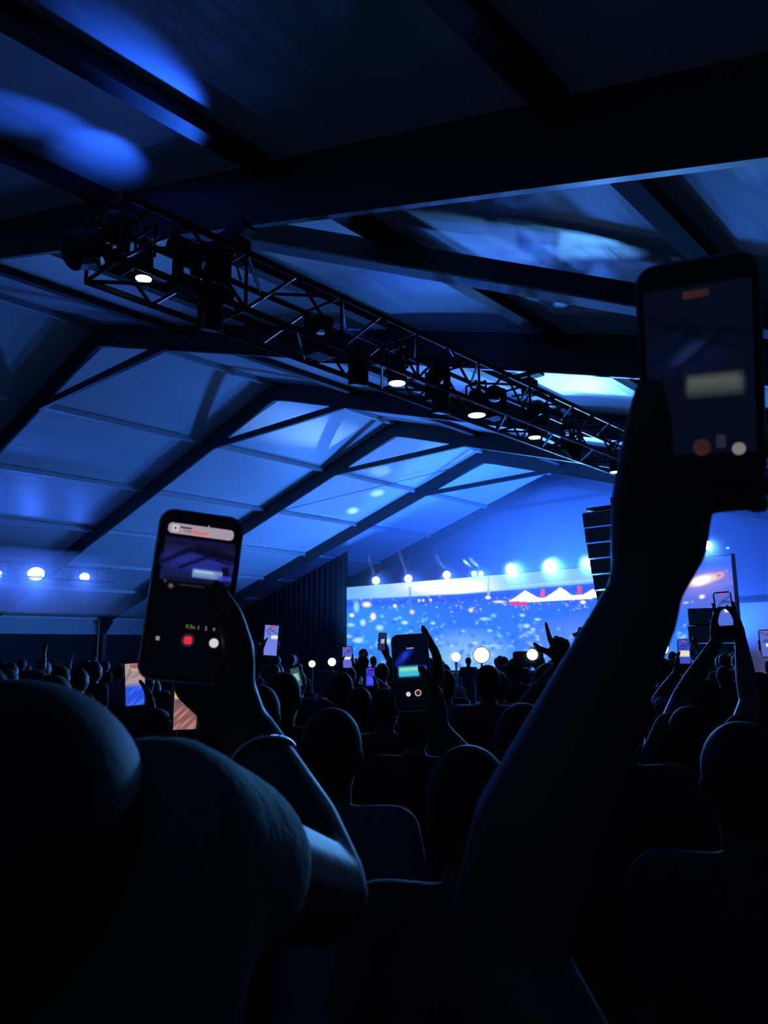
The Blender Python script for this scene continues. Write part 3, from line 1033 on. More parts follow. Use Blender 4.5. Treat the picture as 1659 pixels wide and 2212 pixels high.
def ui_text(fr, scr, geom, s, t, txt, size, mt, name='lettering'):
    sw, sh, z = geom
    cu = bpy.data.curves.new('txt', 'FONT')
    cu.body = txt
    cu.size = size
    cu.align_x = 'CENTER'
    cu.align_y = 'CENTER'
    cu.resolution_u = 3
    to = bpy.data.objects.new('txt', cu)
    C.objects.link(to)
    dg = bpy.context.evaluated_depsgraph_get()
    me = bpy.data.meshes.new_from_object(to.evaluated_get(dg))
    bpy.data.objects.remove(to)
    base = wloc(scr)
    for v_ in me.vertices:
        v_.co = fr((s - .5) * sw + v_.co.x, (.5 - t) * sh + v_.co.y, z + .0008) - base
    me.name = name
    me.materials.clear()
    me.materials.append(mt)
    o = bpy.data.objects.new(name, me)
    C.objects.link(o)
    o.parent = scr
    return o


def box_m(S, T, s0, s1, t0, t1, e=.012):
    return np.clip((S - s0) / e + .5, 0, 1) * np.clip((s1 - S) / e + .5, 0, 1) * np.clip((T - t0) / e + .5, 0, 1) * np.clip((t1 - T) / e + .5, 0, 1)


def line_m(S, T, a, b, w_):
    ax, ay = a
    bx, by = b
    L2 = (bx - ax) ** 2 + ((by - ay) * 2) ** 2
    q = np.clip(((S - ax) * (bx - ax) + (T - ay) * 4 * (by - ay)) / L2, 0, 1)
    d_ = np.hypot(S - ax - q * (bx - ax), 2 * (T - ay - q * (by - ay)))
    return np.clip(1.5 - d_ / w_, 0, 1)


def paint_A(S, T):
    img = np.zeros(S.shape + (3,))
    img[:] = s2l((3, 4, 9))
    img = blend(img, box_m(S, T, .04, .99, .15, .42) * .95, (26, 30, 78))
    img = blend(img, box_m(S, T, .04, .99, .15, .20) * .6, (12, 14, 30))
    img = blend(img, soft(S, T, .55, .29, .5, .06) * .9, (36, 44, 140))
    for a_, b_, w_ in (((.05, .31), (.38, .215), .03), ((.28, .335), (.62, .25), .025), ((.38, .215), (1, .255), .03), ((.5, .20), (1, .24), .05), ((.62, .25), (.95, .28), .015)):
        img = blend(img, line_m(S, T, a_, b_, w_) * .9, (8, 10, 30))
    img = blend(img, box_m(S, T, .84, .94, .30, .36) * .9, (6, 6, 16))
    img = blend(img, box_m(S, T, .46, .86, .335, .385), (110, 140, 200))
    img = blend(img, box_m(S, T, .48, .74, .34, .355), (170, 195, 220))
    img = blend(img, box_m(S, T, .80, .99, .36, .388) * .8, (50, 60, 190))
    img = blend(img, box_m(S, T, .1, 1, .39, .42) * .6, (8, 8, 24))
    img = blend(img, box_m(S, T, .30, .64, .437, .4405, .004) * .6, (110, 110, 120))
    img = blend(img, soft(S, T, .20, .455, .03, .012) * .5, (140, 130, 130))
    img = blend(img, soft(S, T, .12, .43, .012, .01) * .4, (120, 115, 120))
    return img


def paint_R(S, T):
    img = np.zeros(S.shape + (3,))
    img[:] = s2l((5, 11, 26))
    img = blend(img, (T < .09) * 1.0, (2, 3, 7))
    img = blend(img, soft(S, T, .45, .40, .4, .1) * .5, (10, 20, 55))
    img = blend(img, soft(S, T, .40, .39, .16, .03, -.3) * .7, (24, 40, 82))
    for a_, b_ in (((.1, .42), (.5, .28)), ((.3, .46), (.7, .33)), ((.2, .25), (1, .33)), ((.0, .2), (.9, .4))):
        img = blend(img, line_m(S, T, a_, b_, .03) * .5, (2, 5, 14))
    img = blend(img, box_m(S, T, .38, .90, .505, .585, .05), (62, 70, 72))
    img = blend(img, box_m(S, T, .40, .85, .51, .54, .04) * .8, (84, 88, 82))
    img = blend(img, (T > .86) * 1.0, (2, 2, 5))
    return img


def paint_D(S, T):
    img = np.zeros(S.shape + (3,))
    img[:] = s2l((4, 8, 30))
    img = blend(img, (T > .62) * 1.0, (3, 4, 12))
    img = blend(img, soft(S, T, .28, .29, .28, .06, -.35), (24, 44, 200))
    img = blend(img, soft(S, T, .32, .27, .1, .04, -.35) * .6, (60, 80, 225))
    for k in range(5):
        img = blend(img, line_m(S, T, (.05, .30 + k * .03), (.5, .22 + k * .03), .02) * .5, (8, 14, 70))
    img = blend(img, box_m(S, T, .10, .74, .42, .555, .02), (60, 190, 225))
    img = blend(img, box_m(S, T, .14, .72, .44, .475, .02), (160, 225, 190))
    img = blend(img, box_m(S, T, .76, .98, .42, .555, .02), (40, 60, 190))
    return img


def paint_bright(seed, base=(96, 110, 205), bar=(235, 238, 240), red=True, barpos=(.48, .98, .42, .55), low=None):
    def f_(S, T):
        r = np.random.default_rng(seed)
        img = np.zeros(S.shape + (3,))
        img[:] = s2l(base)
        for _ in range(7):
            a_ = (r.uniform(-.1, .6), r.uniform(0, .5))
            b_ = (a_[0] + r.uniform(.3, .7), a_[1] - r.uniform(-.15, .2))
            img = blend(img, line_m(S, T, a_, b_, r.uniform(.03, .08)) * .5, [c * .45 for c in base])
        if low is not None:
            img = blend(img, np.clip((T - .45) * 8, 0, 1), low)
            for _ in range(6):
                img = blend(img, soft(S, T, r.uniform(0, 1), r.uniform(.5, 1), .3, .03, -.4) * .6, [min(255, c * 1.7) for c in low])
        img = blend(img, box_m(S, T, *barpos, .04), bar)
        if red:
            img = blend(img, box_m(S, T, .36, .66, .015, .06, .03), (240, 60, 60))
        return img
    return f_


# ------------------------------------------------------------------ people
def ik(S_, W, L1, L2, pole):
    d_ = W - S_
    D = d_.length
    L1_, L2_ = L1, L2
    if D > (L1 + L2) * .985:
        k = D / (L1 + L2) * 1.02
        L1_, L2_ = L1 * k, L2 * k
    a_ = (L1_ ** 2 - L2_ ** 2 + D * D) / (2 * D)
    h_ = math.sqrt(max(0, L1_ ** 2 - a_ ** 2))
    e = d_.normalized()
    p_ = Vector(pole)
    p_ = (p_ - e * p_.dot(e)).normalized()
    return S_ + e * a_ + p_ * h_


def phone_hand(mb, fr, wd, side, wrap=True, wx=.012):
    """hand wrapped round the back and edge of a phone; returns the wrist"""
    hw = wd / 2

    def q(a_, b_, c_):
        return fr(side * a_, b_, c_)
    wr = q(hw + wx, -.128, -.012)
    mb.chain([wr, q(hw - .002, -.075, -.024), q(hw - .006, -.045, -.024)], [.024, .024, .02])
    mb.chain([wr, q(hw - .025, -.085, -.026), q(hw - .03, -.05, -.024)], [.022, .02, .016])
    for i, v_ in enumerate((.022, .0, -.022, -.043)):
        L = (1, 1.05, 1, .86)[i]
        if wrap:
            mb.chain([q(hw - .01, v_ * .8 - .035, -.023), q(hw - .036 * L, v_ - .008, -.025), q(-hw + .012, v_, -.019), q(-hw - .006, v_ + .001, -.006), q(-hw - .004, v_ + .002, .004)], [.0105, .0098, .009, .0082, .007])
        else:
            mb.chain([q(hw - .01, v_ * .8 - .035, -.023), q(hw - .036 * L, v_ - .008, -.028), q(-hw + .036, v_ + .01, -.022), q(-hw + .018, v_ + .016, -.0145)], [.0105, .0098, .009, .0078])
    mb.chain([wr, q(hw + .012, -.085, .0), q(hw + .010, -.048, .014), q(hw - .002, -.018, .019), q(hw - .020, .008, .0145)], [.022, .021, .0155, .0125, .0095])
    return wr


def free_hand(mb, W, d_, n_, t_, curls, thumb=(.5, .3), s=1.0):
    """d_: along the fingers, n_: out of the palm, t_: towards the thumb side"""
    d_, n_, t_ = Vector(d_).normalized(), Vector(n_).normalized(), Vector(t_).normalized()
    for k in (-.028, 0, .026):
        mb.cap(W + t_ * k * .5 * s, W + d_ * .085 * s + t_ * k * s, .016 * s, .0135 * s)
    for i, off in enumerate((.031, .0105, -.010, -.030)):
        L = (.074, .082, .076, .06)[i] * s
        p0 = W + d_ * (.088, .092, .088, .080)[i] * s + t_ * off * s
        pts, rad = [p0], [.0105 * s]
        a_ = 0
        for j, fr_ in enumerate((.45, .31, .24)):
            a_ += curls[i] * (1, 1.1, .8)[j]
            pts.append(pts[-1] + (d_ * math.cos(a_) + n_ * math.sin(a_) + t_ * off * 1.5) * L * fr_)
            rad.append((.0098, .009, .0078)[j] * s)
        mb.chain(pts, rad)
    b = W + d_ * .02 * s + t_ * .022 * s
    m = b + (d_ * .6 + t_ * .8).normalized() * .045 * s + n_ * .012 * s
    e = m + (d_ * math.cos(thumb[0]) + t_ * math.sin(thumb[0]) + n_ * thumb[1]).normalized() * .034 * s
    mb.chain([b, m, e, e + (d_ + n_ * thumb[1] * 1.5 + t_ * math.sin(thumb[0])).normalized() * .026 * s], [.018 * s, .0135 * s, .0115 * s, .009 * s])


def person(label, base, h, face=None, arms=None, shirt='shirt0', skin='skin_dark', hair='hair', voxel=.012, head=None, shoulder=None, group=None, local=False, lower=True, sleeve=.55, bald=False, hup=None):
    """arms: {'R': dict(wrist, pole, hand=callable(mb)), 'L': ...}; returns root"""
    arms = arms or {}
    k = h / 1.70
    bx, by = base
    if face is None:
        face = V(-15 - bx, 24 - by, 0)
    Fd = Vector(face).normalized()
    Rt = V(Fd.y, -Fd.x, 0)
    U = V(0, 0, 1)
    B = V(bx, by, 0)

    def J(x, y, z):
        return B + (Rt * x + Fd * y + U * z) * k
    Rm = Matrix((Rt, Fd, U)).transposed()
    root = empty('person', (bx, by, 0), label, 'person', group or 'people in the crowd')
    body, top, low, hr = MB(), MB(), MB(), MB()
    hd = head if head is not None else J(0, .02, 1.575)
    Fb, Rb, Ub, RmB = Fd, Rt, U, Rm
    if hup is not None:                       # head leaning on the neck
        U = Vector(hup).normalized()
        Fd = (Fd - U * Fd.dot(U)).normalized()
        Rt = Fd.cross(U).normalized()
        Rm = Matrix((Rt, Fd, U)).transposed()
    body.ell(hd + U * .012 * k, (.074 * k, .093 * k, .104 * k), Rm, 18, 12)
    body.ell(hd + Fd * .03 * k - U * .05 * k, (.054 * k, .062 * k, .066 * k), Rm)
    body.cap(hd + (Fd * .088 + U * .01) * k, hd + (Fd * .112 - U * .022) * k, .009 * k, .013 * k)          # nose
    body.ell(hd + (Fd * .088 - U * .052) * k, (.024 * k, .010 * k, .011 * k), Rm)                          # lips
    body.ell(hd + (Fd * .08 + U * .028) * k, (.055 * k, .014 * k, .009 * k), Rm)                           # brow
    for s in (-1, 1):
        body.ell(hd + (Rt * s * .076 - U * .006) * k, (.010 * k, .019 * k, .031 * k), Rm)                  # ears
        body.ell(hd + (Fd * .083 + Rt * s * .03 + U * .004) * k, (.013 * k, .010 * k, .008 * k), Rm)       # eyes
    hr.ell(hd + (U * .030 - Fd * .016) * k, (.082 * k, .097 * k, .098 * k), Rm, 18, 12)
    hr.ell(hd + (-U * .02 - Fd * .045) * k, (.070 * k, .060 * k, .075 * k), Rm, 14, 10)
    hdn = hd - U * .06 * k
    Fd, Rt, U, Rm = Fb, Rb, Ub, RmB
    nk = J(0, -.01, 1.44)
    body.cap(nk - U * .04 * k, hdn, .058 * k, .052 * k)
    # torso
    body.ell(J(0, 0, 1.27), (.165 * k, .10 * k, .17 * k), Rm)
    body.ell(J(0, 0, 1.06), (.14 * k, .095 * k, .18 * k), Rm)
    body.ell(J(0, 0, .92), (.155 * k, .105 * k, .13 * k), Rm)
    g = 1.07
    top.ell(J(0, 0, 1.27), (.175 * k * g, .112 * k * g, .175 * k * g), Rm)
    top.ell(J(0, 0, 1.06), (.152 * k * g, .108 * k * g, .19 * k * g), Rm)
    top.ell(J(0, 0, .93), (.165 * k * g, .118 * k * g, .10 * k * g), Rm)
    top.cap(nk - U * .045 * k, nk - U * .02 * k, .075 * k, .066 * k)
    for s in (1, -1):
        key = 'R' if s > 0 else 'L'
        sh = J(s * .17, 0, 1.39)
        a_ = arms.get(key)
        if a_ is None:
            el = J(s * .235, -.03, 1.12)
            wr = J(s * .20, .12, .93)
            hand = (lambda mb, wr=wr, s=s: free_hand(mb, wr, Fd * .5 - U * .8 - Rt * s * .2, -Rt * s, Fd * .8 + U * .3, (.35, .4, .45, .5), s=k))
        else:
            wr = Vector(a_['wrist'])
            if a_.get('shoulder') is not None:
                sh = Vector(a_['shoulder'])
            else:
                lift = max(0, min(.10, (wr.z - sh.z) * .22)) * k
                sh = sh + U * lift - Rt * s * lift * .35
            el = Vector(a_['elbow']) if a_.get('elbow') is not None else ik(sh, wr, .285 * k, .255 * k, a_.get('pole', Rt * s * .7 - U * .8))
            hand = a_.get('hand')
        body.cap(J(s * .07, 0, 1.37), sh, .062 * k, .058 * k)
        body.cap(sh, el, .052 * k, .041 * k)
        mid = el.lerp(wr, .35) + Vector(a_.get('bow', (0, 0, 0)) if a_ else (0, 0, 0))
        body.chain([el, mid, wr], [.042 * k, .043 * k, .027 * k])
        if hand:
            hand(body)
        top.cap(J(s * .06, 0, 1.38), sh, .074 * k, .07 * k)
        top.cap(nk - U * .03 * k, sh, .05 * k, .05 * k)
        top.cap(sh, sh.lerp(el, sleeve), .068 * k, .064 * k)
    for s in (1, -1):
        hp, kn, an = J(s * .085, 0, .88), J(s * .10, .02, .48), J(s * .11, -.01, .09)
        body.cap(hp, kn, .078 * k, .055 * k)
        body.cap(kn, an, .052 * k, .038 * k)
        body.cap(J(s * .11, -.03, .045), J(s * .125, .15, .035), .042 * k, .034 * k)
        low.cap(hp, kn, .092 * k, .070 * k)
        low.cap(kn, J(s * .11, -.01, .13), .068 * k, .060 * k)
    low.ell(J(0, 0, .90), (.168 * k, .118 * k, .11 * k), Rm)
    bo = fuse(body, 'body', MT[skin], root, voxel)
    fuse(top, 'shirt', MT[shirt], root, max(voxel, .014), 4)
    if lower:
        fuse(low, 'trousers', MT['denim'], root, max(voxel, .02), 3)
    if not bald:
        fuse(hr, 'hair', MT[hair], root, max(voxel, .010), 2)
    return root


placed = []          # (x, y) of everybody, to keep the crowd from overlapping


# --- left foreground: person holding the tall phone
frA = phone_frame(415, 1287, .755, tilt=.115, yaw=.06, pitch=-.10)
phA, scrA, gA = build_phone(frA, .0800, .1640, 'large black phone held up at left, recording, with a pink notification banner', paint_A, 60, 120)
phA['group'] = 'phones held up near the viewer'
ui_rect(frA, scrA, gA, .50, .092, .0640, .0105, .004, 'notification_banner', MT['ui_banner'])
ui_rect(frA, scrA, gA, .50, .105, .018, .004, .0015, 'banner_highlight', MT['ui_pink'], .0006)
ui_rect(frA, scrA, gA, .15, .092, .0062, .0062, .0015, 'app_icon', MT['ui_white'], .0006)
ui_rect(frA, scrA, gA, .15, .092, .0034, .0034, .0016, 'icon_mark', MT['ui_green'], .0009)
for q_, (s_, w_) in enumerate(((.245, .004), (.315, .0075))):
    ui_rect(frA, scrA, gA, s_, .082, w_, .0017, .0005, 'heading_text', MT['ui_dimred'], .0006)
ui_text(frA, scrA, gA, .43, .102, 'High Glucose', .0042, MT['ui_ink'])
ui_rect(frA, scrA, gA, .59, .052, .0011, .0011, .0005, 'camera_dot', MT['ui_white'])
ui_rect(frA, scrA, gA, .52, .778, .0074, .0074, .0022, 'record_button', MT['ui_red'], .0008)
ui_rect(frA, scrA, gA, .52, .778, .0126, .0126, .0062, 'record_ring', MT['ui_ring'])
ui_rect(frA, scrA, gA, .865, .780, .0088, .0088, .0043, 'shutter_button', MT['ui_white'])
ui_rect(frA, scrA, gA, .13, .783, .0034, .0038, .0005, 'gallery_thumbnail', MT['ui_grey'])
ui_text(frA, scrA, gA, .53, .695, '0.5x', .0052, MT['ui_yellow'])
for s_, q_ in ((.635, '1'), (.735, '2'), (.84, '4'), (.94, '7')):
    ui_text(frA, scrA, gA, s_, .696 + (s_ - .6) * .004, q_, .0052, MT['ui_grey'])

hdA = P(-124, 1914, .42)
wrA = None
mbt = MB()
wrA = phone_hand(mbt, frA, .080, 1, False, .034)
elA = P(690, 1925, .66)
shA = P(330, 1840, .47)
cA = hdA + V(-.02, .03, 0)
person('person at lower left with dark hair and green top, raising the large phone', (cA.x, cA.y), 1.75, face=V(-.66, .75, 0),
       arms={'R': dict(wrist=wrA, elbow=elA, shoulder=shA, hand=lambda mb: phone_hand(mb, frA, .080, 1, False, .034))},
       shirt='green', voxel=.0045, head=hdA, hup=-Vector(M[:, 1]) + Vector(M[:, 0]), group='people close to the viewer', sleeve=.34)
placed.append((cA.x, cA.y))

# beaded bracelet on that wrist
ax = (elA - wrA).normalized()
bc = wrA + ax * .028
root = empty('bracelet', bc, 'glittering beaded bracelet on the wrist below the left phone', 'bracelet')
qa = ax.to_track_quat('Z', 'Y').to_matrix()
bead = MB().ell((0, 0, 0), (.0022, .0022, .0022), None, 6, 4).mesh('bead', smooth=True)
bead.materials.append(MT['silver'])
for i in range(64):
    a_ = 2 * math.pi * i / 64
    o = bpy.data.objects.new('bead', bead)
    C.objects.link(o)
    o.parent = root
    o.location = qa @ V(.0335 * math.cos(a_), .0335 * math.sin(a_), .004 * math.sin(2 * a_))

# --- right foreground: tall forearm with the second phone
frR = phone_frame(1512, 812, .53, tilt=-.105, yaw=-.12, pitch=.0)
phR, scrR, gR = build_phone(frR, .0765, .1540, 'dark phone held high at right by the nearest raised hand', paint_R, 50, 100)
phR['group'] = 'phones held up near the viewer'
ui_rect(frR, scrR, gR, .50, .125, .0165, .0050, .001, 'recording_timer', MT['ui_r1'])
ui_rect(frR, scrR, gR, .50, .835, .0115, .0115, .0055, 'record_button', MT['ui_r1'])
ui_rect(frR, scrR, gR, .84, .850, .0085, .0085, .0042, 'shutter_button', MT['ui_dim'])
ui_rect(frR, scrR, gR, .68, .81, .006, .009, .001, 'gallery_thumbnail', MT['ui_ring'])


def handR(mb):
    def q(px, py, d_):
        return P(px, py, d_)
    wr = q(1384, 1308, .525)
    # heel of the hand and palm
    mb.chain([wr, q(1412, 1200, .53), q(1425, 1090, .535)], [.024, .027, .026])
    mb.chain([wr, q(1462, 1180, .53), q(1480, 1110, .535), q(1490, 1020, .548)], [.021, .020, .018, .018])
    mb.chain([q(1395, 1200, .53), q(1392, 1080, .525), q(1396, 990, .515), q(1402, 915, .508), q(1404, 852, .508)], [.024, .0225, .0185, .0150, .0112])
    # four fingers behind the phone, little finger and ring finger hooked below it
    for (a_, b_, c_, e_, r_) in (((1430, 1010, .552), (1500, 930, .562), (1590, 900, .558), (1648, 900, .545), .0098),
                                 ((1440, 1040, .555), (1520, 985, .566), (1610, 965, .56), (1660, 965, .545), .0102),
                                 ((1460, 1075, .553), (1535, 1050, .560), (1615, 1052, .556), (1650, 1050, .538), .0100),
                                 ((1475, 1105, .548), (1540, 1082, .548), (1605, 1078, .54), (1640, 1088, .525), .0092)):
        mb.chain([q(*a_), q(*b_), q(*c_), q(*e_)], [r_ * 1.15, r_, r_ * .92, r_ * .8])
    mb.chain([q(1480, 1080, .55), q(1560, 1066, .552)], [.014, .011])


wrR = P(1384, 1308, .525)
elR = P(1085, 2060, .515)
shR = V(0, 0, EYE) + Vector(M @ np.array([.20, .50, .30]))
cR = V(0, 0, EYE) + Vector(M @ np.array([.40, .50, .26]))
person('person whose bare left arm towers at right, holding the highest phone', (cR.x, cR.y), 1.66, face=V(-.66, .75, 0),
       arms={'L': dict(wrist=wrR, elbow=elR, shoulder=shR, hand=handR, bow=-Vector(M[:, 0]) * .012)}, shirt='shirt1', voxel=.0042, group='people close to the viewer', sleeve=.35)
placed.append((cR.x, cR.y))


# --- people holding phones farther on
def holder(label, plabel, ph, head_px, painter, wd=.075, ht=.155, tilt=0, yaw=0, sides='R', shirt='shirt0', skin='skin_dark', voxel=.010, ui=None, pitch=0, hair='hair', extra=None, point=False):
    px, py, d_ = ph
    fr = phone_frame(px, py, d_, tilt, yaw, pitch)
    root, scr, geom = build_phone(fr, wd, ht, plabel, painter, 24, 48)
    if ui:
        ui(fr, scr, geom)
    hx, hy, hd_ = head_px
    tp = P(hx, hy, hd_)
    hgt = max(1.45, tp.z)
    k = hgt / 1.70
    arms_ = {}
    for s_ in sides:
        sg = 1 if s_ == 'R' else -1
        wr = phone_hand(MB(), fr, wd, sg)
        def hand(mb, sg=sg):
            phone_hand(mb, fr, wd, sg)
            if point:                          # index finger stretched up past the phone edge
                mb.chain([fr(.050, -.045, -.016), fr(.058, .0, -.013), fr(.057, .033, -.011), fr(.044, .064, -.009), fr(.030, .095, -.007)], [.017, .0145, .0115, .010, .008])
        arms_[s_] = dict(wrist=wr, hand=hand)
    arms_.update(extra or {})
    face = V(-15 - tp.x, 24 - tp.y, 0).normalized()
    person(label, (tp.x, tp.y), hgt, face=face, arms=arms_, shirt=shirt, skin=skin, voxel=voxel, hair=hair)
    placed.append((tp.x, tp.y))
    return fr


def uiD(fr, scr, g):
    ui_rect(fr, scr, g, .36, .80, .0100, .0100, .0049, 'shutter_button', MT['ui_white'])
    ui_rect(fr, scr, g, .66, .79, .0140, .0140, .0069, 'record_ring', MT['ui_white'])
    ui_rect(fr, scr, g, .66, .79, .0108, .0108, .0053, 'record_button', MT['ui_dimred'], .0007)
    ui_rect(fr, scr, g, .5, .165, .016, .0030, .001, 'recording_timer', MT['ui_grey'])


frD = holder('person mid-crowd lifting the black phone with green-lit picture before the video wall', 'black phone with turquoise bar picture and red record dot, below the video wall',
             (889, 1452, 1.66), (1010, 1612, 1.36), paint_D, wd=.0775, ht=.160, tilt=-.06, sides='R', ui=uiD, voxel=.008, shirt='shirt3', point=True)
holder('person at right raising a phone with both hands against the pale end wall', 'small phone with blue picture clasped in two raised hands at right',
       (1564, 1316, 3.1), (1488, 1526, 2.7), paint_bright(4, (84, 110, 220), barpos=(.5, 1, .45, .6)), tilt=-.08, sides='RL', voxel=.008, wd=.066, ht=.138, shirt='shirt1')
holder('person with one arm up, phone screen pale blue, just right of the left phone', 'pale blue lit phone with white bar right of the large left phone',
       (585, 1383, 3.8), (612, 1452, 3.5), paint_bright(5, (112, 130, 225), barpos=(.5, .98, .34, .45)), tilt=.06, sides='L', voxel=.012)
holder('person below the left phone filming, screen half cream and half blue', 'phone with cream and bright blue picture under the left phone corner',
       (292, 1478, 2.75), (330, 1530, 2.45), paint_bright(6, (170, 150, 150), bar=(190, 165, 150), barpos=(.3, .9, .12, .2), low=(40, 80, 220)), tilt=-.09, sides='R', voxel=.010, shirt='shirt3')
holder('person filming with a yellowish screen directly below the left phone', 'phone with brownish picture and yellow bar below the left phone',
       (402, 1518, 2.2), (470, 1565, 1.9), paint_bright(8, (108, 92, 120), bar=(235, 190, 90), barpos=(.02, .60, .30, .42), low=(128, 88, 84)), tilt=-.03, sides='R', voxel=.010, shirt='shirt0')
pf = P(785, 1412, 5.2) - V(0, 0, .13)
holder('person filming at lower left corner of the video wall, small fan in the other hand', 'narrow lilac lit phone at the lower left corner of the video wall',
       (750, 1420, 5.6), (738, 1452, 5.3), paint_bright(9, (96, 104, 210), barpos=(.15, .9, .48, .60)), sides='L', voxel=.012,
       extra={'R': dict(wrist=pf, hand=lambda mb: free_hand(mb, pf, V(0, 0, 1), V(-.6, .7, 0), V(-.7, -.6, 0), (1.0, 1.0, 1.0, 1.0)))})
holder('person filming below the round fan', 'little phone with red and violet picture below the round fan',
       (800, 1462, 4.9), (776, 1484, 4.6), paint_bright(10, (58, 60, 215), bar=(70, 80, 250), barpos=(.1, .9, .5, .9)), sides='R', voxel=.014, wd=.06, ht=.12)
holder('person with tilted phone showing greenish faces left of the crowd lamps', 'small tilted phone with greenish picture below the yellow lamp',
       (640, 1463, 4.6), (610, 1492, 4.3), paint_bright(11, (60, 90, 95), bar=(150, 190, 170), red=False, barpos=(.2, .8, .3, .7)), tilt=-.25, sides='L', voxel=.014, wd=.06, ht=.12)
holder('person stretching one thin arm with a dark phone before the video wall', 'tiny dark phone at the end of a thin arm before the wall',
       (826, 1386, 6.6), (858, 1438, 6.3), paint_bright(12, (40, 40, 90), bar=(190, 170, 200), red=False, barpos=(.3, .8, .35, .6)), tilt=.05, sides='R', voxel=.014, wd=.07, ht=.15)
holder('person filming between the speaker stack and the white floor lamp', 'phone with cream bar picture left of the two-handed filmer',
       (1478, 1408, 4.9), (1500, 1446, 4.6), paint_bright(13, (60, 80, 200), bar=(235, 225, 190), barpos=(.05, .95, .45, .7)), tilt=.0, sides='L', voxel=.014)
holder('person filming at the right picture edge', 'phone with red label and blue picture at the right picture edge',
       (1657, 1390, 4.4), (1640, 1452, 4.1), paint_bright(14, (88, 104, 200), barpos=(.4, .95, .5, .62)), tilt=-.05, sides='R', voxel=.014)

# phone seen from behind with its torch on, held sideways
fr = phone_frame(1141, 1424, 3.9, tilt=math.pi / 2 - .03)
fr.u, fr.w = -fr.u, -fr.w
ph, scr, g = build_phone(fr, .078, .150, 'dark phone held sideways with its torch shining at the viewer', paint_bright(15, (30, 40, 90), red=False), 12, 24)
tp = fr(0, .01, 0)
to = (V(0, 0, EYE) - P(1150, 1415, 3.88)).normalized()
MB().lathe(P(1150, 1414, 3.885), to, [(.027, -.006), (.024, .003), (.01, .007), (.002, .008)], 16).build('torch', MT['lens_hot'], ph)
hp = P(1185, 1432, 3.7)
wr = P(1172, 1455, 3.88)
person('person holding the sideways phone with shining torch', (hp.x, hp.y), hp.z, arms={'R': dict(wrist=wr, hand=lambda mb: free_hand(mb, wr, P(1160, 1425, 3.92) - wr, V(.5, -.8, 0), Vector(M[:, 0]), (.3, .35, .4, .4)))}, voxel=.014)
placed.append((hp.x, hp.y))

# raised hand making horns before the wall
hp = P(1262, 1470, 3.0)
wr = P(1216, 1432, 3.25)
rt, up, fw = Vector(M[:, 0]), -Vector(M[:, 1]), Vector(M[:, 2])
person('person raising a hand with pointing index finger before the right part of the video wall', (hp.x, hp.y), hp.z,
       arms={'L': dict(wrist=wr, hand=lambda mb: free_hand(mb, wr, up - rt * .22, fw * .8 + rt * .3, -rt, (.04, 1.35, 1.4, 1.35), thumb=(1.2, .2), s=1.05))}, voxel=.007, shirt='shirt2')
placed.append((hp.x, hp.y))

# round handheld fan
p = P(785, 1412, 5.2)
root = empty('handheld_fan', p - V(0, 0, .09), 'small round handheld fan against the lower left of the video wall', 'fan')
to = (V(0, 0, EYE) - p).normalized()
MB().lathe(p, to, [(.030, -.012), (.033, 0), (.030, .012)], 20).build('fan_cage', MT['black'], root)
MB().lathe(p - V(0, 0, .004), to, [(.020, .0125), (.020, .014), (.012, .015), (.002, .015)], 16).build('fan_hub', MT['trim'], root)
MB().tube(p - V(0, 0, .033), p - V(0, 0, .10), .010).build('handle', MT['black'], root)


# single near backs in the dark
def near(hx, hy, d_, label, shirt, skin='skin_dark', bald=False, arms=None):
    p_ = P(hx, hy, d_)
    person(label, (p_.x, p_.y), p_.z, shirt=shirt, skin=skin, voxel=.011, bald=bald, arms=arms, group='people a few steps ahead')
    placed.append((p_.x, p_.y))


near(715, 1530, 1.95, 'person in a grey shirt seen from behind, right of the left forearm', 'shirt2')
near(1130, 1520, 2.0, 'person in dark shirt directly left of the big raised forearm', 'shirt0')
near(1600, 1560, 1.45, 'person in dark clothes at the lower right under the two-handed filmer', 'shirt1')
near(1330, 1480, 2.4, 'person hidden behind the big raised forearm, only a shoulder showing', 'shirt3')
near(110, 1458, 2.9, 'dark-haired person at the left edge behind the cropped head', 'shirt1')
near(560, 1480, 2.9, 'dark-haired person just right of the left forearm wrist', 'shirt0')

# ------------------------------------------------------------------ the packed crowd
protos = []
z0 = V(0, 0, 0)
FY = V(0, 1, 0)


def proto(i, shirt, skin, arms=None):
    r = person('dark silhouetted concertgoer', (0, 0), 1.62, face=FY, arms=arms, shirt=shirt, skin=skin, voxel=.024)
    protos.append(r)
    return r


proto(0, 'shirt0', 'skin_dark')
proto(1, 'shirt1', 'skin')
proto(2, 'shirt3', 'skin_dark')
proto(3, 'shirt2', 'skin')
w1 = V(.24, .25, 1.74)
proto(4, 'shirt0', 'skin_dark', {'R': dict(wrist=w1, hand=lambda mb: free_hand(mb, w1, V(.05, .1, 1), V(0, 1, 0), V(-1, 0, 0), (.15, .1, .12, .2), s=1.05))})
w2, w3 = V(.28, .22, 1.70), V(-.25, .25, 1.66)
proto(5, 'shirt1', 'skin', {'R': dict(wrist=w2, hand=lambda mb: free_hand(mb, w2, V(.1, .1, 1), V(0, 1, 0), V(-1, 0, 0), (.1, 1.3, 1.3, 1.3), s=1.05)),
                            'L': dict(wrist=w3, hand=lambda mb: free_hand(mb, w3, V(-.1, .1, 1), V(0, 1, 0), V(1, 0, 0), (.2, .2, .2, .2), s=1.05))})
KL = ['navy shirt', 'charcoal shirt', 'brown shirt', 'grey shirt', 'navy shirt with one hand raised', 'charcoal shirt with both arms raised']


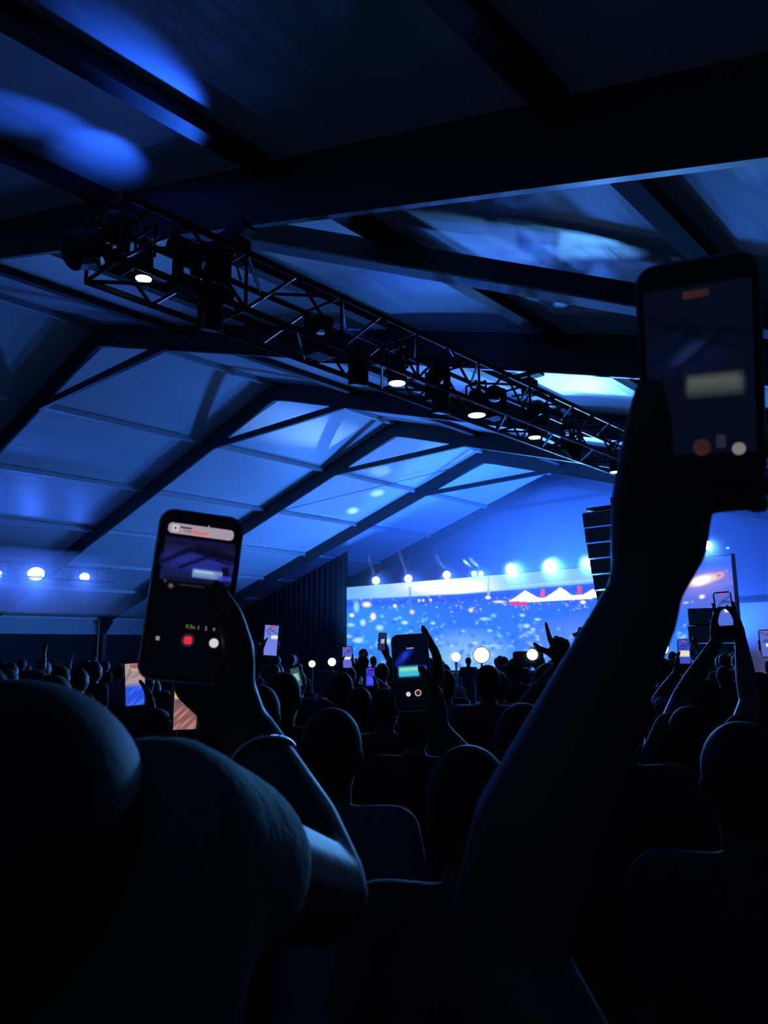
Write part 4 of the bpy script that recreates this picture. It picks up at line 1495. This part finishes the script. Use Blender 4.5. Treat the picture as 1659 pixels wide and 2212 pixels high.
def crowd_label(kind, q, d_):
    px_, _ = proj(np.array(q.x), np.array(q.y), np.array(1.6))
    sec = ('by the left tent wall' if px_ < 210 else 'behind the left phone' if px_ < 520 else 'below the small crowd lamps' if px_ < 750 else
           'before the left video wall half' if px_ < 1010 else 'before the right video wall half' if px_ < 1290 else 'behind the big forearm' if px_ < 1440 else 'by the speaker stack')
    row = 'near' if d_ < 5.5 else 'middle' if d_ < 10 else 'far'
    return 'concertgoer in %s, %s rows, %s' % (KL[kind], row, sec), '%s crowd, %s rows, %s' % (KL[kind], row, sec)


used = [False] * 6
cnt = 0
tries = 0
fwd2 = Vector(M[:, 2]).xy.normalized()
rgt2 = V(fwd2.y, -fwd2.x, 0).xy
while cnt < 170 and tries < 9000:
    tries += 1
    d_ = 2.9 + 16.5 * random.random() ** 1.15
    lat = random.uniform(-.56, .56) * d_
    q = fwd2 * d_ + rgt2 * lat
    if not (-31.5 < q.x < 1.6 and q.y < 21.2):
        continue
    md = .62 if d_ < 8 else (.85 if d_ < 13 else 1.15)
    if any((q.x - a_) ** 2 + (q.y - b_) ** 2 < md * md for a_, b_ in placed):
        continue
    hx_ = proj(np.array(q.x), np.array(q.y), np.array(1.6))[0]
    if 1300 < hx_ < 1405 or (650 < hx_ < 738 and d_ > 5.5) or ((962 < hx_ < 1008 or 1012 < hx_ < 1068) and d_ > 7):
        continue
    kind = random.choices(range(6), (5, 5, 4, 3, .7 if d_ > 5 and not 640 < hx_ < 1080 else 0, .5 if d_ > 6 and not 640 < hx_ < 1080 else 0))[0]
    placed.append((q.x, q.y))
    cnt += 1
    if not used[kind]:
        o = protos[kind]
        used[kind] = True
    else:
        o = copy_tree(protos[kind])
    o['label'], o['group'] = crowd_label(kind, q, d_)
    o.location = (q.x, q.y, 0)
    fy = math.atan2(-(-15 - q.x), 24 - q.y) + random.uniform(-.25, .25)
    o.rotation_euler = (0, 0, fy)
    s_ = random.uniform(.94, 1.03)
    o.scale = (s_, s_, s_)
for i in range(6):
    if not used[i]:
        for ch in list(protos[i].children):
            bpy.data.objects.remove(ch)
        bpy.data.objects.remove(protos[i])

# ------------------------------------------------------------------ stage haze
def haze(c, sz, dens, label, ani):
    hb = MB().box(c, sz).build('haze', MT['black'])
    hm = bpy.data.materials.new('haze')
    hm.use_nodes = True
    nt = hm.node_tree
    for n_ in list(nt.nodes):
        nt.nodes.remove(n_)
    vsn = nt.nodes.new('ShaderNodeVolumeScatter')
    vsn.inputs['Color'].default_value = (.9, .95, 1, 1)
    vsn.inputs['Density'].default_value = dens
    vsn.inputs['Anisotropy'].default_value = ani
    oo = nt.nodes.new('ShaderNodeOutputMaterial')
    nt.links.new(vsn.outputs[0], oo.inputs['Volume'])
    hb.data.materials.clear()
    hb.data.materials.append(hm)
    hb['kind'] = 'stuff'
    hb['label'] = label
    hb['category'] = 'haze'


haze((-14.0, 25.35, 4.2), (18.4, 4.9, 6.4), HAZE, 'thin bluish haze hanging over the stage', .3)
haze((-26.0, 11.6, 4.0), (4.0, 6.0, 2.0), HAZE * 1.8, 'thin blue haze around the lamps on the far left truss', .3)
